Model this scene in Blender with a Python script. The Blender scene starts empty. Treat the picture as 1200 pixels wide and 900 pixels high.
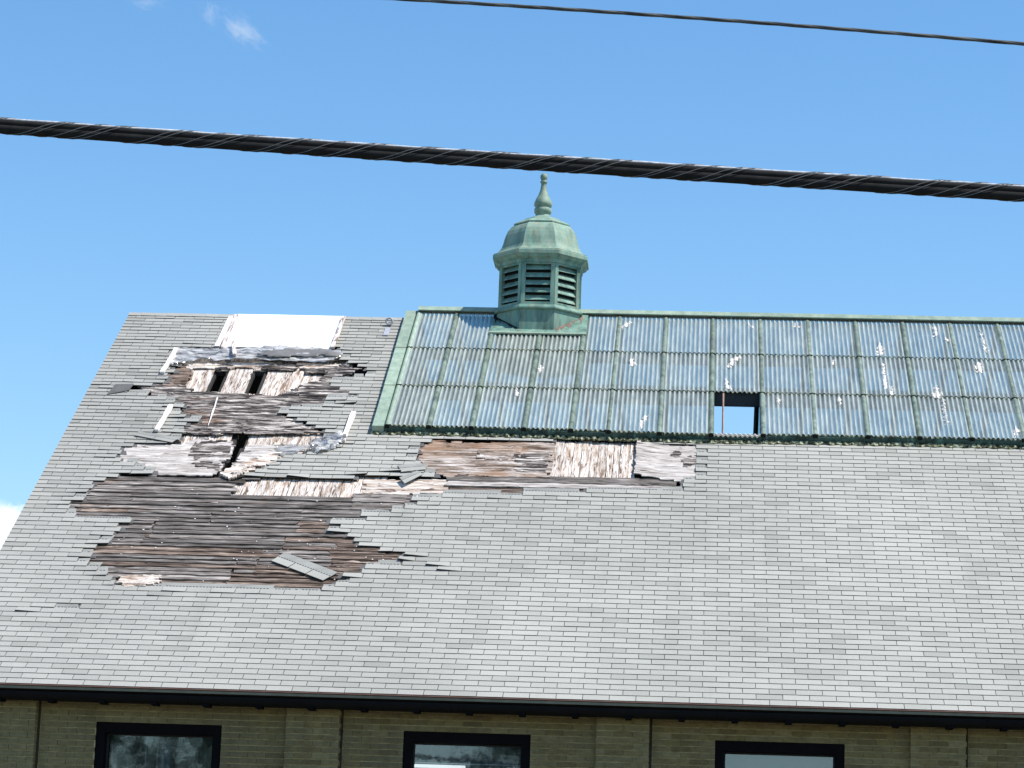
import bpy, bmesh, math, random
from mathutils import Vector, Matrix, noise
R = random.Random(7)
sc = bpy.context.scene
col = sc.collection

# ---------------------------------------------------------------- camera
A = 0.60318                                   # roof pitch, 34.6 degrees
CA, SA, TA = math.cos(A), math.sin(A), math.tan(A)
EZ = 4.5454                                   # height of the eave
VR = 11.755                                   # slope length, eave to ridge
RY, RZ = VR * CA, EZ + VR * SA                # the ridge
cam_data = bpy.data.cameras.new('camera')
cam = bpy.data.objects.new('camera', cam_data)
col.objects.link(cam)
right, up, fwd = Vector((0.99734, 0.06385, 0.03511)), Vector((-0.02136, -0.20443, 0.97865)), Vector((-0.06966, 0.9768, 0.20253))
m = Matrix((right, up, -fwd)).transposed().to_4x4()
m.translation = Vector((7.742, -31.901, 1.6))
cam.matrix_world = m
cam_data.sensor_width = 36
cam_data.lens = 97.93
cam_data.clip_start = 0.3
cam_data.clip_end = 20000
sc.camera = cam

# ---------------------------------------------------------------- sky, sun, exposure
SUN = Vector((0.58, -0.17, 1.0)).normalized()
w = bpy.data.worlds.new('World')
sc.world = w
w.use_nodes = True
nt = w.node_tree
nt.nodes.clear()
sky = nt.nodes.new('ShaderNodeTexSky')
sky.sky_type = 'NISHITA'
sky.sun_disc = False
sky.sun_elevation = math.asin(SUN.z)
sky.sun_rotation = math.atan2(SUN.x, SUN.y)
sky.air_density = 1.2
sky.dust_density = 0.3
sky.ozone_density = 3.0
bg = nt.nodes.new('ShaderNodeBackground')
bg.inputs['Strength'].default_value = 0.148
wo = nt.nodes.new('ShaderNodeOutputWorld')
hs = nt.nodes.new('ShaderNodeHueSaturation')      # the deep clear blue of the day, the same all round the sky
hs.inputs['Saturation'].default_value = 1.25
nt.links.new(sky.outputs[0], hs.inputs['Color'])
nt.links.new(hs.outputs[0], bg.inputs['Color'])
nt.links.new(bg.outputs[0], wo.inputs['Surface'])
sd = bpy.data.lights.new('sun', 'SUN')
sd.energy = 5.0
sd.angle = math.radians(0.5)
sd.color = (1.0, 0.95, 0.86)
so = bpy.data.objects.new('sun', sd)
so.rotation_euler = SUN.to_track_quat('Z', 'Y').to_euler()
so.location = (20, -10, 60)
col.objects.link(so)
sc.view_settings.view_transform = 'Standard'
sc.view_settings.look = 'None'
sc.view_settings.gamma = 1
sc.view_settings.exposure = 0.30
sc.view_settings.use_curve_mapping = False
sc.cycles.max_bounces = 8
sc.cycles.volume_bounces = 5
sc.cycles.transparent_max_bounces = 24
sc.cycles.volume_step_rate = 2

# ---------------------------------------------------------------- materials
class N:
    """a material under construction, coordinates in metres on the roof slope (u, v, n) or in the world"""
    def __init__(s, name, slope=False):
        s.m = bpy.data.materials.new(name)
        s.m.use_nodes = True
        s.t = s.m.node_tree
        s.t.nodes.clear()
        s.out = s.n('ShaderNodeOutputMaterial')
        g = s.n('ShaderNodeNewGeometry')
        s.pos = g.outputs['Position']
        if slope:
            mp = s.n('ShaderNodeMapping')
            mp.inputs['Rotation'].default_value = (-A, 0, 0)
            s.l(s.pos, mp.inputs['Vector'])
            s.pos = mp.outputs[0]
    def n(s, t, **k):
        x = s.t.nodes.new(t)
        for a, b in k.items():
            setattr(x, a, b)
        return x
    def l(s, a, b):
        s.t.links.new(a, b)
    def rand(s):
        return s.n('ShaderNodeObjectInfo').outputs['Random']
    def noise(s, scale=(1, 1, 1), detail=5, rough=0.6, distort=0.0, jig=False):
        mp = s.n('ShaderNodeMapping')
        mp.inputs['Scale'].default_value = scale
        s.l(s.pos, mp.inputs['Vector'])
        v = mp.outputs[0]
        if jig:
            ad = s.n('ShaderNodeVectorMath', operation='MULTIPLY_ADD')
            ad.inputs[1].default_value = (37, 23, 11)
            s.l(s.rand(), ad.inputs[0])
            s.l(v, ad.inputs[2])
            v = ad.outputs[0]
        x = s.n('ShaderNodeTexNoise')
        x.inputs['Scale'].default_value = 1
        x.inputs['Detail'].default_value = detail
        x.inputs['Roughness'].default_value = rough
        x.inputs['Distortion'].default_value = distort
        s.l(v, x.inputs['Vector'])
        return x.outputs['Fac']
    def ramp(s, fac, stops):
        r = s.n('ShaderNodeValToRGB')
        e = r.color_ramp.elements
        while len(e) < len(stops):
            e.new(0.5)
        for q, (p, c) in zip(e, stops):
            q.position = p
            q.color = (*c, 1) if len(c) == 3 else c
        s.l(fac, r.inputs[0])
        return r.outputs[0]
    def mix(s, fac, a, b, mode='MIX'):
        x = s.n('ShaderNodeMix', data_type='RGBA', blend_type=mode)
        for v, i in ((fac, 0), (a, 6), (b, 7)):
            if isinstance(v, (int, float)):
                x.inputs[i].default_value = v
            elif isinstance(v, tuple):
                x.inputs[i].default_value = (*v, 1)
            else:
                s.l(v, x.inputs[i])
        return x.outputs[2]
    def span(s, fac, a, b, c=0.0, d=1.0):
        x = s.n('ShaderNodeMapRange')
        s.l(fac, x.inputs[0])
        for i, v in enumerate((a, b, c, d)):
            x.inputs[i + 1].default_value = v
        return x.outputs[0]
    def gray(s, v):
        x = s.n('ShaderNodeCombineColor')
        for i in range(3):
            s.l(v, x.inputs[i])
        return x.outputs[0]
    def finish(s, color, rough=0.8, spec=0.3, bump=None, bdist=0.01, bstr=0.6, metallic=0.0):
        p = s.n('ShaderNodeBsdfPrincipled')
        if isinstance(color, tuple):
            p.inputs['Base Color'].default_value = (*color, 1)
        else:
            s.l(color, p.inputs['Base Color'])
        p.inputs['Roughness'].default_value = rough
        p.inputs['Specular IOR Level'].default_value = spec
        p.inputs['Metallic'].default_value = metallic
        if bump is not None:
            b = s.n('ShaderNodeBump')
            b.inputs['Distance'].default_value = bdist
            b.inputs['Strength'].default_value = bstr
            s.l(bump, b.inputs['Height'])
            s.l(b.outputs[0], p.inputs['Normal'])
        s.l(p.outputs[0], s.out.inputs['Surface'])
        return s.m

def plain(name, c, rough=0.7, spec=0.3, var=0.25, scale=6.0):
    k = N(name)
    f = k.noise((scale,) * 3)
    return k.finish(k.ramp(f, [(0.25, tuple(x * (1 - var) for x in c)), (0.75, tuple(min(1, x * (1 + var)) for x in c))]), rough, spec)

def shingle_mat(name, attr):
    k = N(name, slope=True)
    if attr:
        at = k.n('ShaderNodeAttribute', attribute_name='rnd')
        r = at.outputs['Fac']
    else:
        r = k.rand()
    base = k.ramp(r, [(0.0, (0.296, 0.291, 0.260)), (0.07, (0.335, 0.330, 0.296)), (0.35, (0.360, 0.354, 0.318)), (0.8, (0.370, 0.364, 0.326)), (1.0, (0.386, 0.379, 0.340))])
    grain = k.noise((70, 70, 70), 3, 0.7)
    base = k.mix(1.0, base, k.gray(k.span(grain, 0.3, 0.7, 0.86, 1.14)), 'MULTIPLY')
    stain = k.noise((0.35, 0.22, 1), 4, 0.6)
    base = k.mix(1.0, base, k.gray(k.span(stain, 0.3, 0.7, 0.88, 1.10)), 'MULTIPLY')
    mo = k.n('ShaderNodeSeparateXYZ')
    k.l(k.pos, mo.inputs[0])
    ws = k.n('ShaderNodeMath', operation='MULTIPLY_ADD')    # darker towards the left end of the roof
    k.l(stain, ws.inputs[0])
    ws.inputs[1].default_value = 6.0
    k.l(mo.outputs['X'], ws.inputs[2])
    base = k.mix(k.span(ws.outputs[0], 4.0, 9.0, 0.85, 0.0), base, (0.955, 0.945, 0.96), 'MULTIPLY')
    streak = k.noise((2.2, 0.35, 1), 5, 0.65)
    base = k.mix(k.span(streak, 0.56, 0.75, 0.0, 0.25), base, (0.22, 0.215, 0.19))
    return k.finish(base, 0.92, 0.15, grain, 0.003, 0.5)
m_shingle = shingle_mat('shingle granules', False)
m_shingle_a = shingle_mat('shingle granules of the field', True)
m_edge = plain('cut asphalt edge', (0.10, 0.10, 0.096), 0.95, 0.1)
m_felt = plain('black roofing felt', (0.12, 0.118, 0.115), 0.95, 0.1)
m_dash = plain('tar sealant', (0.05, 0.052, 0.06), 0.6)
def headlap_mat():
    k = N('shingle headlap granules', True)
    f = k.noise((3, 8, 1), 5)
    g = k.noise((80, 80, 80), 2)
    c = k.ramp(f, [(0.3, (0.22, 0.218, 0.20)), (0.7, (0.32, 0.317, 0.29))])
    c = k.mix(1.0, c, k.gray(k.span(g, 0.3, 0.7, 0.88, 1.12)), 'MULTIPLY')
    return k.finish(c, 0.92, 0.15)
m_head = headlap_mat()

def wood(name, stops, along='u', spots=None, spot_amt=0.5, val=0.35, brown=None):
    """weathered timber with the grain along the eave (u) or up the slope (v)"""
    k = N(name, True)
    sc_ = (2.0, 17, 17) if along == 'u' else (22, 2.2, 22)
    fi = (5, 110, 60) if along == 'u' else (120, 5, 60)
    f = k.noise(sc_, 7, 0.65, 0.4, True)
    g = k.noise(fi, 4, 0.7, 0.2, True)
    c = k.ramp(f, stops)
    c = k.mix(1.0, c, k.gray(k.span(g, 0.3, 0.7, 0.55, 1.4)), 'MULTIPLY')
    if brown:
        b = k.noise((0.9, 2.2, 1), 3, 0.5, 0.5, False)
        c = k.mix(k.span(b, brown[1], brown[1] + 0.14, 0.0, 0.8), c, brown[0], 'MIX')
    if spots:
        s_ = k.noise((2.6, 11, 8) if along == 'u' else (38, 3.6, 8), 6, 0.68, 0.8, True)
        c = k.mix(k.span(s_, spot_amt, spot_amt + 0.07, 0.0, 0.93), c, spots)
    c = k.mix(1.0, c, k.gray(k.span(k.rand(), 0, 1, 1 - val, 1 + val * 0.6)), 'MULTIPLY')
    return k.finish(c, 0.88, 0.2, f, 0.012, 0.7)
GREY = [(0.34, (0.052, 0.043, 0.037)), (0.45, (0.13, 0.11, 0.097)), (0.54, (0.215, 0.19, 0.172)), (0.66, (0.42, 0.38, 0.35))]
BROWN = [(0.34, (0.032, 0.022, 0.017)), (0.45, (0.11, 0.078, 0.06)), (0.55, (0.21, 0.155, 0.122)), (0.66, (0.43, 0.345, 0.29))]
CREAM = [(0.34, (0.26, 0.17, 0.115)), (0.44, (0.50, 0.40, 0.325)), (0.54, (0.66, 0.59, 0.53)), (0.68, (0.78, 0.73, 0.68))]
ROT = [(0.36, (0.02, 0.016, 0.014)), (0.45, (0.09, 0.077, 0.072)), (0.53, (0.25, 0.215, 0.19)), (0.60, (0.62, 0.56, 0.51))]
PALE = [(0.34, (0.15, 0.125, 0.11)), (0.43, (0.36, 0.32, 0.29)), (0.60, (0.60, 0.55, 0.51))]
BPLY = [(0.34, (0.08, 0.05, 0.035)), (0.44, (0.20, 0.145, 0.11)), (0.53, (0.36, 0.30, 0.26)), (0.66, (0.62, 0.57, 0.53))]
m_grey = wood('weathered grey boards', GREY, 'u', (0.022, 0.017, 0.014), 0.585, 0.35, ((0.20, 0.14, 0.105), 0.62))
m_brown = wood('brown freshly bared boards', BROWN, 'u', (0.022, 0.015, 0.011), 0.58, 0.4)
m_cream = wood('peeling cream painted planks', CREAM, 'v', (0.075, 0.042, 0.026), 0.54, 0.18)
m_rot = wood('rotten black streaked sheathing', ROT, 'u', (0.018, 0.014, 0.013), 0.50, 0.2, ((0.22, 0.13, 0.085), 0.60))
m_pale = wood('pale grey plywood', PALE, 'u', (0.045, 0.033, 0.028), 0.575, 0.1)
m_bply = wood('brown stained plywood', BPLY, 'u', (0.03, 0.02, 0.014), 0.57, 0.1, ((0.28, 0.165, 0.10), 0.53))
m_split = wood('splintered pale wood', CREAM, 'u', (0.10, 0.05, 0.03), 0.54, 0.2)
m_batten = wood('white painted battens', [(0.2, (0.62, 0.57, 0.54)), (0.5, (0.80, 0.77, 0.75)), (0.8, (0.86, 0.84, 0.82))], 'v', (0.45, 0.36, 0.31), 0.64, 0.05)
m_old_batten = wood('peeling old battens', [(0.25, (0.4, 0.31, 0.27)), (0.5, (0.68, 0.62, 0.58)), (0.8, (0.8, 0.77, 0.74))], 'v', (0.2, 0.12, 0.09), 0.52, 0.05)

def verdigris(name, lo, hi, streak=0.5, brown=(0.23, 0.22, 0.17), teal=0.3):
    k = N(name)
    f = k.noise((7, 7, 2.0), 6, 0.62)
    c = k.ramp(f, [(0.36, lo), (0.62, hi)])
    s_ = k.noise((16, 16, 1.1), 5, 0.6)
    c = k.mix(k.span(s_, 0.5, 0.68, 0.0, streak), c, brown)
    b = k.noise((13, 13, 0.9), 4, 0.6, 0.3)
    c = k.mix(k.span(b, 0.54, 0.66, 0.0, teal), c, (0.14, 0.38, 0.31))
    d = k.noise((45, 45, 30), 3, 0.6)
    c = k.mix(k.span(d, 0.66, 0.74, 0.0, 0.75), c, (0.045, 0.05, 0.04))
    c = k.mix(1.0, c, k.gray(k.span(k.rand(), 0, 1, 0.88, 1.1)), 'MULTIPLY')
    return k.finish(c, 0.62, 0.35, f, 0.006, 0.4)
m_copper = verdigris('verdigris copper', (0.07, 0.15, 0.12), (0.215, 0.355, 0.285), 0.75, (0.26, 0.26, 0.19), 0.6)  # drum copper darkened, its shade put into the colour
m_dome = verdigris('sunlit verdigris dome', (0.125, 0.215, 0.165), (0.27, 0.385, 0.30), 0.8, (0.34, 0.33, 0.225), 0.45)  # paler copy of the copper, sunlight on the dome put into the colour
m_pcopper = verdigris('pale verdigris copper', (0.21, 0.285, 0.22), (0.33, 0.41, 0.315), 0.35, (0.32, 0.34, 0.25), 0.1)
m_bar = verdigris('mottled verdigris bars', (0.07, 0.10, 0.082), (0.215, 0.27, 0.212), 0.6, (0.14, 0.15, 0.11), 0.1)
m_dcopper = verdigris('dark verdigris copper', (0.012, 0.035, 0.034), (0.05, 0.11, 0.10), 0.7, (0.02, 0.025, 0.022))
m_void = plain('louvre interior', (0.012, 0.014, 0.014), 0.9, 0.1)

def glass_mat():
    k = N('dirty corrugated wired glass', True)
    d = k.noise((5, 0.8, 1), 5, 0.65)
    f = k.noise((30, 2.5, 1), 4, 0.7)
    grime = k.ramp(f, [(0.3, (0.40, 0.445, 0.40)), (0.62, (0.68, 0.74, 0.66))])
    df = k.n('ShaderNodeBsdfDiffuse')
    k.l(grime, df.inputs[0])
    tl = k.n('ShaderNodeBsdfTranslucent')
    tl.inputs[0].default_value = (0.55, 0.66, 0.66, 1)
    m1 = k.n('ShaderNodeMixShader')
    m1.inputs[0].default_value = 0.14
    k.l(df.outputs[0], m1.inputs[1])
    k.l(tl.outputs[0], m1.inputs[2])
    tr = k.n('ShaderNodeBsdfTransparent')
    tr.inputs[0].default_value = (0.42, 0.64, 0.73, 1)
    m2 = k.n('ShaderNodeMixShader')
    xyz = k.n('ShaderNodeSeparateXYZ')                # sun-and-shade stripes of the corrugation painted in: chalky crests, clear valleys
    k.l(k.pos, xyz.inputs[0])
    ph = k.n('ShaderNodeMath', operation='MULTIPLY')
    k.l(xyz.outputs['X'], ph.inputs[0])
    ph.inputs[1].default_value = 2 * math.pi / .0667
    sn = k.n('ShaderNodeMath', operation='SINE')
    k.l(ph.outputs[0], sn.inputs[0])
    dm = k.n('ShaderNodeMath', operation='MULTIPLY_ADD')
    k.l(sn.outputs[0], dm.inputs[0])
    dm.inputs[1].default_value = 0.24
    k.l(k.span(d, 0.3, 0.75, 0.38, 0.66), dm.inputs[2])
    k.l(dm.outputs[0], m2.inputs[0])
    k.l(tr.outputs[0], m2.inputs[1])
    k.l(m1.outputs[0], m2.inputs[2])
    gl = k.n('ShaderNodeBsdfGlossy')
    gl.inputs['Roughness'].default_value = 0.18
    gl.inputs['Color'].default_value = (0.9, 0.95, 1, 1)
    fr = k.n('ShaderNodeFresnel')
    fr.inputs[0].default_value = 1.5
    m3 = k.n('ShaderNodeMixShader')
    k.l(fr.outputs[0], m3.inputs[0])
    k.l(m2.outputs[0], m3.inputs[1])
    k.l(gl.outputs[0], m3.inputs[2])
    k.l(m3.outputs[0], k.out.inputs['Surface'])
    return k.m
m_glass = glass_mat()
def lichen_mat():
    k = N('lichen on the laps', True)
    f = k.noise((22, 10, 10), 4, 0.7)
    return k.finish(k.ramp(f, [(0.40, (0.02, 0.022, 0.016)), (0.50, (0.09, 0.095, 0.055)), (0.57, (0.33, 0.345, 0.21)), (0.70, (0.50, 0.52, 0.42))]), 0.9, 0.2)
m_lichen = lichen_mat()
m_splat = plain('white bird lime', (0.70, 0.65, 0.60), 0.8, 0.2, 0.12, 20)
m_steel = plain('dark painted steel', (0.018, 0.019, 0.022), 0.6)
m_rust = plain('rusty rod', (0.75, 0.42, 0.33), 0.8, 0.2, 0.4, 9)

def brick_mat():
    k = N('olive brown brick')
    r = k.rand()
    base = k.ramp(r, [(0, (0.14, 0.11, 0.05)), (0.3, (0.21, 0.168, 0.072)), (0.65, (0.19, 0.16, 0.08)), (1, (0.245, 0.205, 0.10))])
    f = k.noise((14, 14, 30), 5, 0.65)
    base = k.mix(1.0, base, k.gray(k.span(f, 0.3, 0.7, 0.72, 1.25)), 'MULTIPLY')
    d = k.noise((1.6, 1.6, 0.7), 4, 0.6)
    base = k.mix(k.span(d, 0.45, 0.7, 0, 0.6), base, (0.10, 0.085, 0.052))
    return k.finish(base, 0.88, 0.2, f, 0.004, 0.5)
m_brick = brick_mat()
def mortar_mat():
    k = N('yellowed mortar')
    f = k.noise((7, 7, 7), 5, 0.65)
    return k.finish(k.ramp(f, [(0.3, (0.27, 0.22, 0.10)), (0.7, (0.52, 0.46, 0.24))]), 0.95, 0.1)
m_mortar = mortar_mat()
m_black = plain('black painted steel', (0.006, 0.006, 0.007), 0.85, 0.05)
m_pier_shade = plain('painted pier shade', (0.055, 0.045, 0.028), 0.95, 0.05)  # dark tone of the shade strips painted beside the piers
m_gutter = plain('black gutter', (0.008, 0.008, 0.009), 0.8, 0.1)
m_fascia = plain('olive painted fascia', (0.17, 0.17, 0.125), 0.7)
m_drip = plain('rust red drip edge', (0.19, 0.10, 0.08), 0.7)
m_conc = plain('plaster', (0.35, 0.34, 0.32), 0.9)
m_attic = plain('attic boards', (0.035, 0.032, 0.03), 0.9)
m_blind = plain('grey roller blind', (0.20, 0.205, 0.21), 0.9, 0.1, 0.06, 3)
m_drape = plain('grey drape', (0.10, 0.125, 0.15), 0.9, 0.1, 0.4, 3)
m_white = plain('white enamel', (0.8, 0.8, 0.78), 0.5)
def window_glass():
    k = N('window glass')
    gl = k.n('ShaderNodeBsdfGlossy')
    gl.inputs['Roughness'].default_value = 0.02
    gl.inputs['Color'].default_value = (0.75, 0.85, 0.95, 1)
    f = k.noise((9, 9, 9), 3)
    b = k.n('ShaderNodeBump')
    b.inputs['Distance'].default_value = 0.004
    b.inputs['Strength'].default_value = 0.04
    k.l(f, b.inputs['Height'])
    k.l(b.outputs[0], gl.inputs['Normal'])
    tr = k.n('ShaderNodeBsdfTransparent')
    tr.inputs[0].default_value = (0.8, 0.86, 0.9, 1)
    mx = k.n('ShaderNodeMixShader')
    mx.inputs[0].default_value = 0.11
    k.l(tr.outputs[0], mx.inputs[1])
    k.l(gl.outputs[0], mx.inputs[2])
    k.l(mx.outputs[0], k.out.inputs['Surface'])
    return k.m
m_wglass = window_glass()
k_ = N('lit tube')
e_ = k_.n('ShaderNodeEmission')
e_.inputs['Color'].default_value = (1, .98, .92, 1)
e_.inputs['Strength'].default_value = 1.1
k_.l(e_.outputs[0], k_.out.inputs['Surface'])
m_tube = k_.m
m_tarp = plain('white tarpaulin', (0.86, 0.86, 0.86), 0.55, 0.3, 0.03, 2)
def film_mat(name, alpha, tint):
    k = N(name, True)
    f = k.noise((3, 14, 14), 5, 0.65, 0.6)
    df = k.n('ShaderNodeBsdfDiffuse')
    k.l(k.ramp(f, [(0.4, tuple(x * 0.2 for x in tint)), (0.58, tint)]), df.inputs[0])
    gl = k.n('ShaderNodeBsdfGlossy')
    gl.inputs['Roughness'].default_value = 0.15
    tr = k.n('ShaderNodeBsdfTransparent')
    a = k.n('ShaderNodeMixShader')
    a.inputs[0].default_value = 0.22
    k.l(df.outputs[0], a.inputs[1])
    k.l(gl.outputs[0], a.inputs[2])
    b = k.n('ShaderNodeMixShader')
    k.l(k.span(f, 0.3, 0.7, alpha - 0.2, alpha + 0.2), b.inputs[0])
    k.l(tr.outputs[0], b.inputs[1])
    k.l(a.outputs[0], b.inputs[2])
    k.l(b.outputs[0], k.out.inputs['Surface'])
    return k.m
m_film = film_mat('crumpled clear plastic', 0.66, (0.72, 0.70, 0.67))
m_sheer = film_mat('sheer plastic', 0.36, (0.66, 0.66, 0.64))
m_cable = plain('black cable sheath', (0.017, 0.0165, 0.016), 0.85, 0.15, 0.4, 20)
m_strand = plain('galvanised strand', (0.58, 0.56, 0.55), 0.7, 0.2, 0.4, 40)
m_wire = plain('lashing wire', (0.14, 0.137, 0.135), 0.6, 0.3, 0.3, 40)
m_oldwire = plain('weathered service wire', (0.07, 0.075, 0.072), 0.6, 0.3, 0.8, 6)
m_metal = plain('zinc metal', (0.38, 0.39, 0.42), 0.35, 0.6)
m_leaf = plain('leaves', (0.05, 0.09, 0.025), 0.7, 0.2, 0.5, 2)
m_bark = plain('bark', (0.09, 0.07, 0.05), 0.9)
def ground_mat():
    k = N('asphalt and grass')
    f = k.noise((0.5, 0.5, 0.5), 6, 0.6)
    return k.finish(k.ramp(f, [(0.35, (0.10, 0.092, 0.07)), (0.65, (0.17, 0.158, 0.13))]), 0.95, 0.1)
m_ground = ground_mat()

# ---------------------------------------------------------------- mesh helpers
ORG = {}
def P(u, v, n=0.0):
    return (u, v * CA - n * SA, EZ + v * SA + n * CA)
def PB(u, v, n=0.0):                          # the same on the rear slope
    q = P(u, v, n)
    return (q[0], 2 * RY - q[1], q[2])

class Mb:
    def __init__(s):
        s.v, s.f, s.r = [], [], []
    def quad(s, a, b, c, d, r=0.5):
        i = len(s.v)
        s.v += [a, b, c, d]
        s.f.append((i, i + 1, i + 2, i + 3))
        s.r.append(r)
    def hexa(s, c, r=0.5):
        """8 corners: bottom ring (4), then top ring (4), both counter-clockwise seen from above"""
        i = len(s.v)
        s.v += list(c)
        for q in ((3, 2, 1, 0), (4, 5, 6, 7), (0, 1, 5, 4), (1, 2, 6, 5), (2, 3, 7, 6), (3, 0, 4, 7)):
            s.f.append(tuple(i + x for x in q))
            s.r.append(r)
    def box(s, x0, x1, y0, y1, z0, z1, r=0.5):
        s.hexa([(x0, y0, z0), (x1, y0, z0), (x1, y1, z0), (x0, y1, z0), (x0, y0, z1), (x1, y0, z1), (x1, y1, z1), (x0, y1, z1)], r)
    def sbox(s, u0, u1, v0, v1, n0, n1, r=0.5, pf=P):
        s.hexa([pf(u0, v0, n0), pf(u1, v0, n0), pf(u1, v1, n0), pf(u0, v1, n0), pf(u0, v0, n1), pf(u1, v0, n1), pf(u1, v1, n1), pf(u0, v1, n1)], r)
    def grid(s, rows, r=0.5, close=False):
        i, nc = len(s.v), len(rows[0])
        for q in rows:
            s.v += q
        for a in range(len(rows) - 1):
            for b in range(nc if close else nc - 1):
                c = (b + 1) % nc
                s.f.append((i + a * nc + b, i + a * nc + c, i + (a + 1) * nc + c, i + (a + 1) * nc + b))
                s.r.append(r)
    def prism(s, prof, x0, x1, r=0.5):
        """(y, z) outline swept along X"""
        i, k = len(s.v), len(prof)
        s.v += [(x0, y, z) for y, z in prof] + [(x1, y, z) for y, z in prof]
        for a in range(k):
            b = (a + 1) % k
            s.f.append((i + a, i + b, i + k + b, i + k + a))
            s.r.append(r)
        s.f.append(tuple(i + a for a in reversed(range(k))))
        s.f.append(tuple(i + k + a for a in range(k)))
        s.r += [r, r]
    def build(s, name, mat, parent=None, smooth=False, at=None, attr=False, fix=True):
        o0 = Vector(at) if at else (ORG[parent.name] if parent else Vector((0, 0, 0)))
        me = bpy.data.meshes.new(name)
        me.from_pydata([tuple(Vector(q) - o0) for q in s.v], [], s.f)
        if attr:
            a_ = me.attributes.new('rnd', 'FLOAT', 'FACE')
            a_.data.foreach_set('value', s.r)
        if fix:
            b = bmesh.new()
            b.from_mesh(me)
            bmesh.ops.recalc_face_normals(b, faces=b.faces)
            b.to_mesh(me)
            b.free()
        if smooth:
            me.polygons.foreach_set('use_smooth', [True] * len(me.polygons))
        me.materials.append(mat)
        o = bpy.data.objects.new(name, me)
        col.objects.link(o)
        if parent:
            o.parent = parent
            if at:
                o.location = o0 - ORG[parent.name]
        elif at:
            o.location = o0
        ORG[o.name] = o0
        return o

def tag(o, label=None, cat=None, group=None, kind=None):
    for k, v in (('label', label), ('category', cat), ('group', group), ('kind', kind)):
        if v:
            o[k] = v
    return o
def thing(name, label, cat, loc, group=None):
    o = bpy.data.objects.new(name, None)
    o.empty_display_size = 0.3
    col.objects.link(o)
    o.location = loc
    ORG[o.name] = Vector(loc)
    return tag(o, label, cat, group)

def dark_edges(o):
    me = o.data
    me.materials.append(m_edge)
    me.polygons.foreach_set('material_index', [1 if i % 6 in (2, 3, 5) else 0 for i in range(len(me.polygons))])
    return o

def inside(x, y, poly):
    c = False
    j = len(poly) - 1
    for i in range(len(poly)):
        xi, yi = poly[i]
        xj, yj = poly[j]
        if (yi > y) != (yj > y) and x < (xj - xi) * (y - yi) / (yj - yi) + xi:
            c = not c
        j = i
    return c
def span_at(poly, v):
    """u interval covered by the polygon on the line v"""
    xs = []
    for i in range(len(poly)):
        (a, b), (c, d) = poly[i - 1], poly[i]
        if (b > v) != (d > v):
            xs.append(a + (c - a) * (v - b) / (d - b))
    return (min(xs), max(xs)) if xs else None

def board(u0, u1, v0, v1, nlow, nup, thick, wob=0.01, jag=0.05, step=0.14, nw=0.003, along='u'):
    """one timber: lower edge at nlow, upper edge at nup; wavy edges, splintered ends"""
    b = Mb()
    if along == 'u':
        L, W0, W1 = (u0, u1), v0, v1
        pf = lambda l, w_, n: P(l, w_, n)
    else:
        L, W0, W1 = (v0, v1), u0, u1
        pf = lambda l, w_, n: P(w_, l, n)
    k = max(2, int((L[1] - L[0]) / step))
    lo, mi, hi = [], [], []
    for i in range(k + 1):
        l = L[0] + (L[1] - L[0]) * i / k
        e = (R.uniform(-jag, jag), R.uniform(-jag, jag), R.uniform(-jag, jag)) if i in (0, k) else (0, 0, 0)
        n_ = R.uniform(-nw, nw)
        lo.append((l + e[0], W0 + R.uniform(-wob, wob), nlow + n_))
        mi.append((l + e[1], (W0 + W1) / 2, (nlow + nup) / 2 + n_ + R.uniform(-nw, nw)))
        hi.append((l + e[2], W1 + R.uniform(-wob, wob) * 0.5, nup + n_))
    top = [[pf(*q) for q in row] for row in (lo, mi, hi)]
    bot = [[pf(q[0], q[1], q[2] - thick) for q in row] for row in (lo, hi)]
    b.grid([bot[1], bot[0], *top, bot[1]])
    i0 = 0
    n = k + 1
    b.f.append((0, n, 2 * n, 3 * n, 4 * n)); b.r.append(.5)
    b.f.append((n - 1, 2 * n - 1, 3 * n - 1, 4 * n - 1, 5 * n - 1)); b.r.append(.5)
    return b

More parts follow.
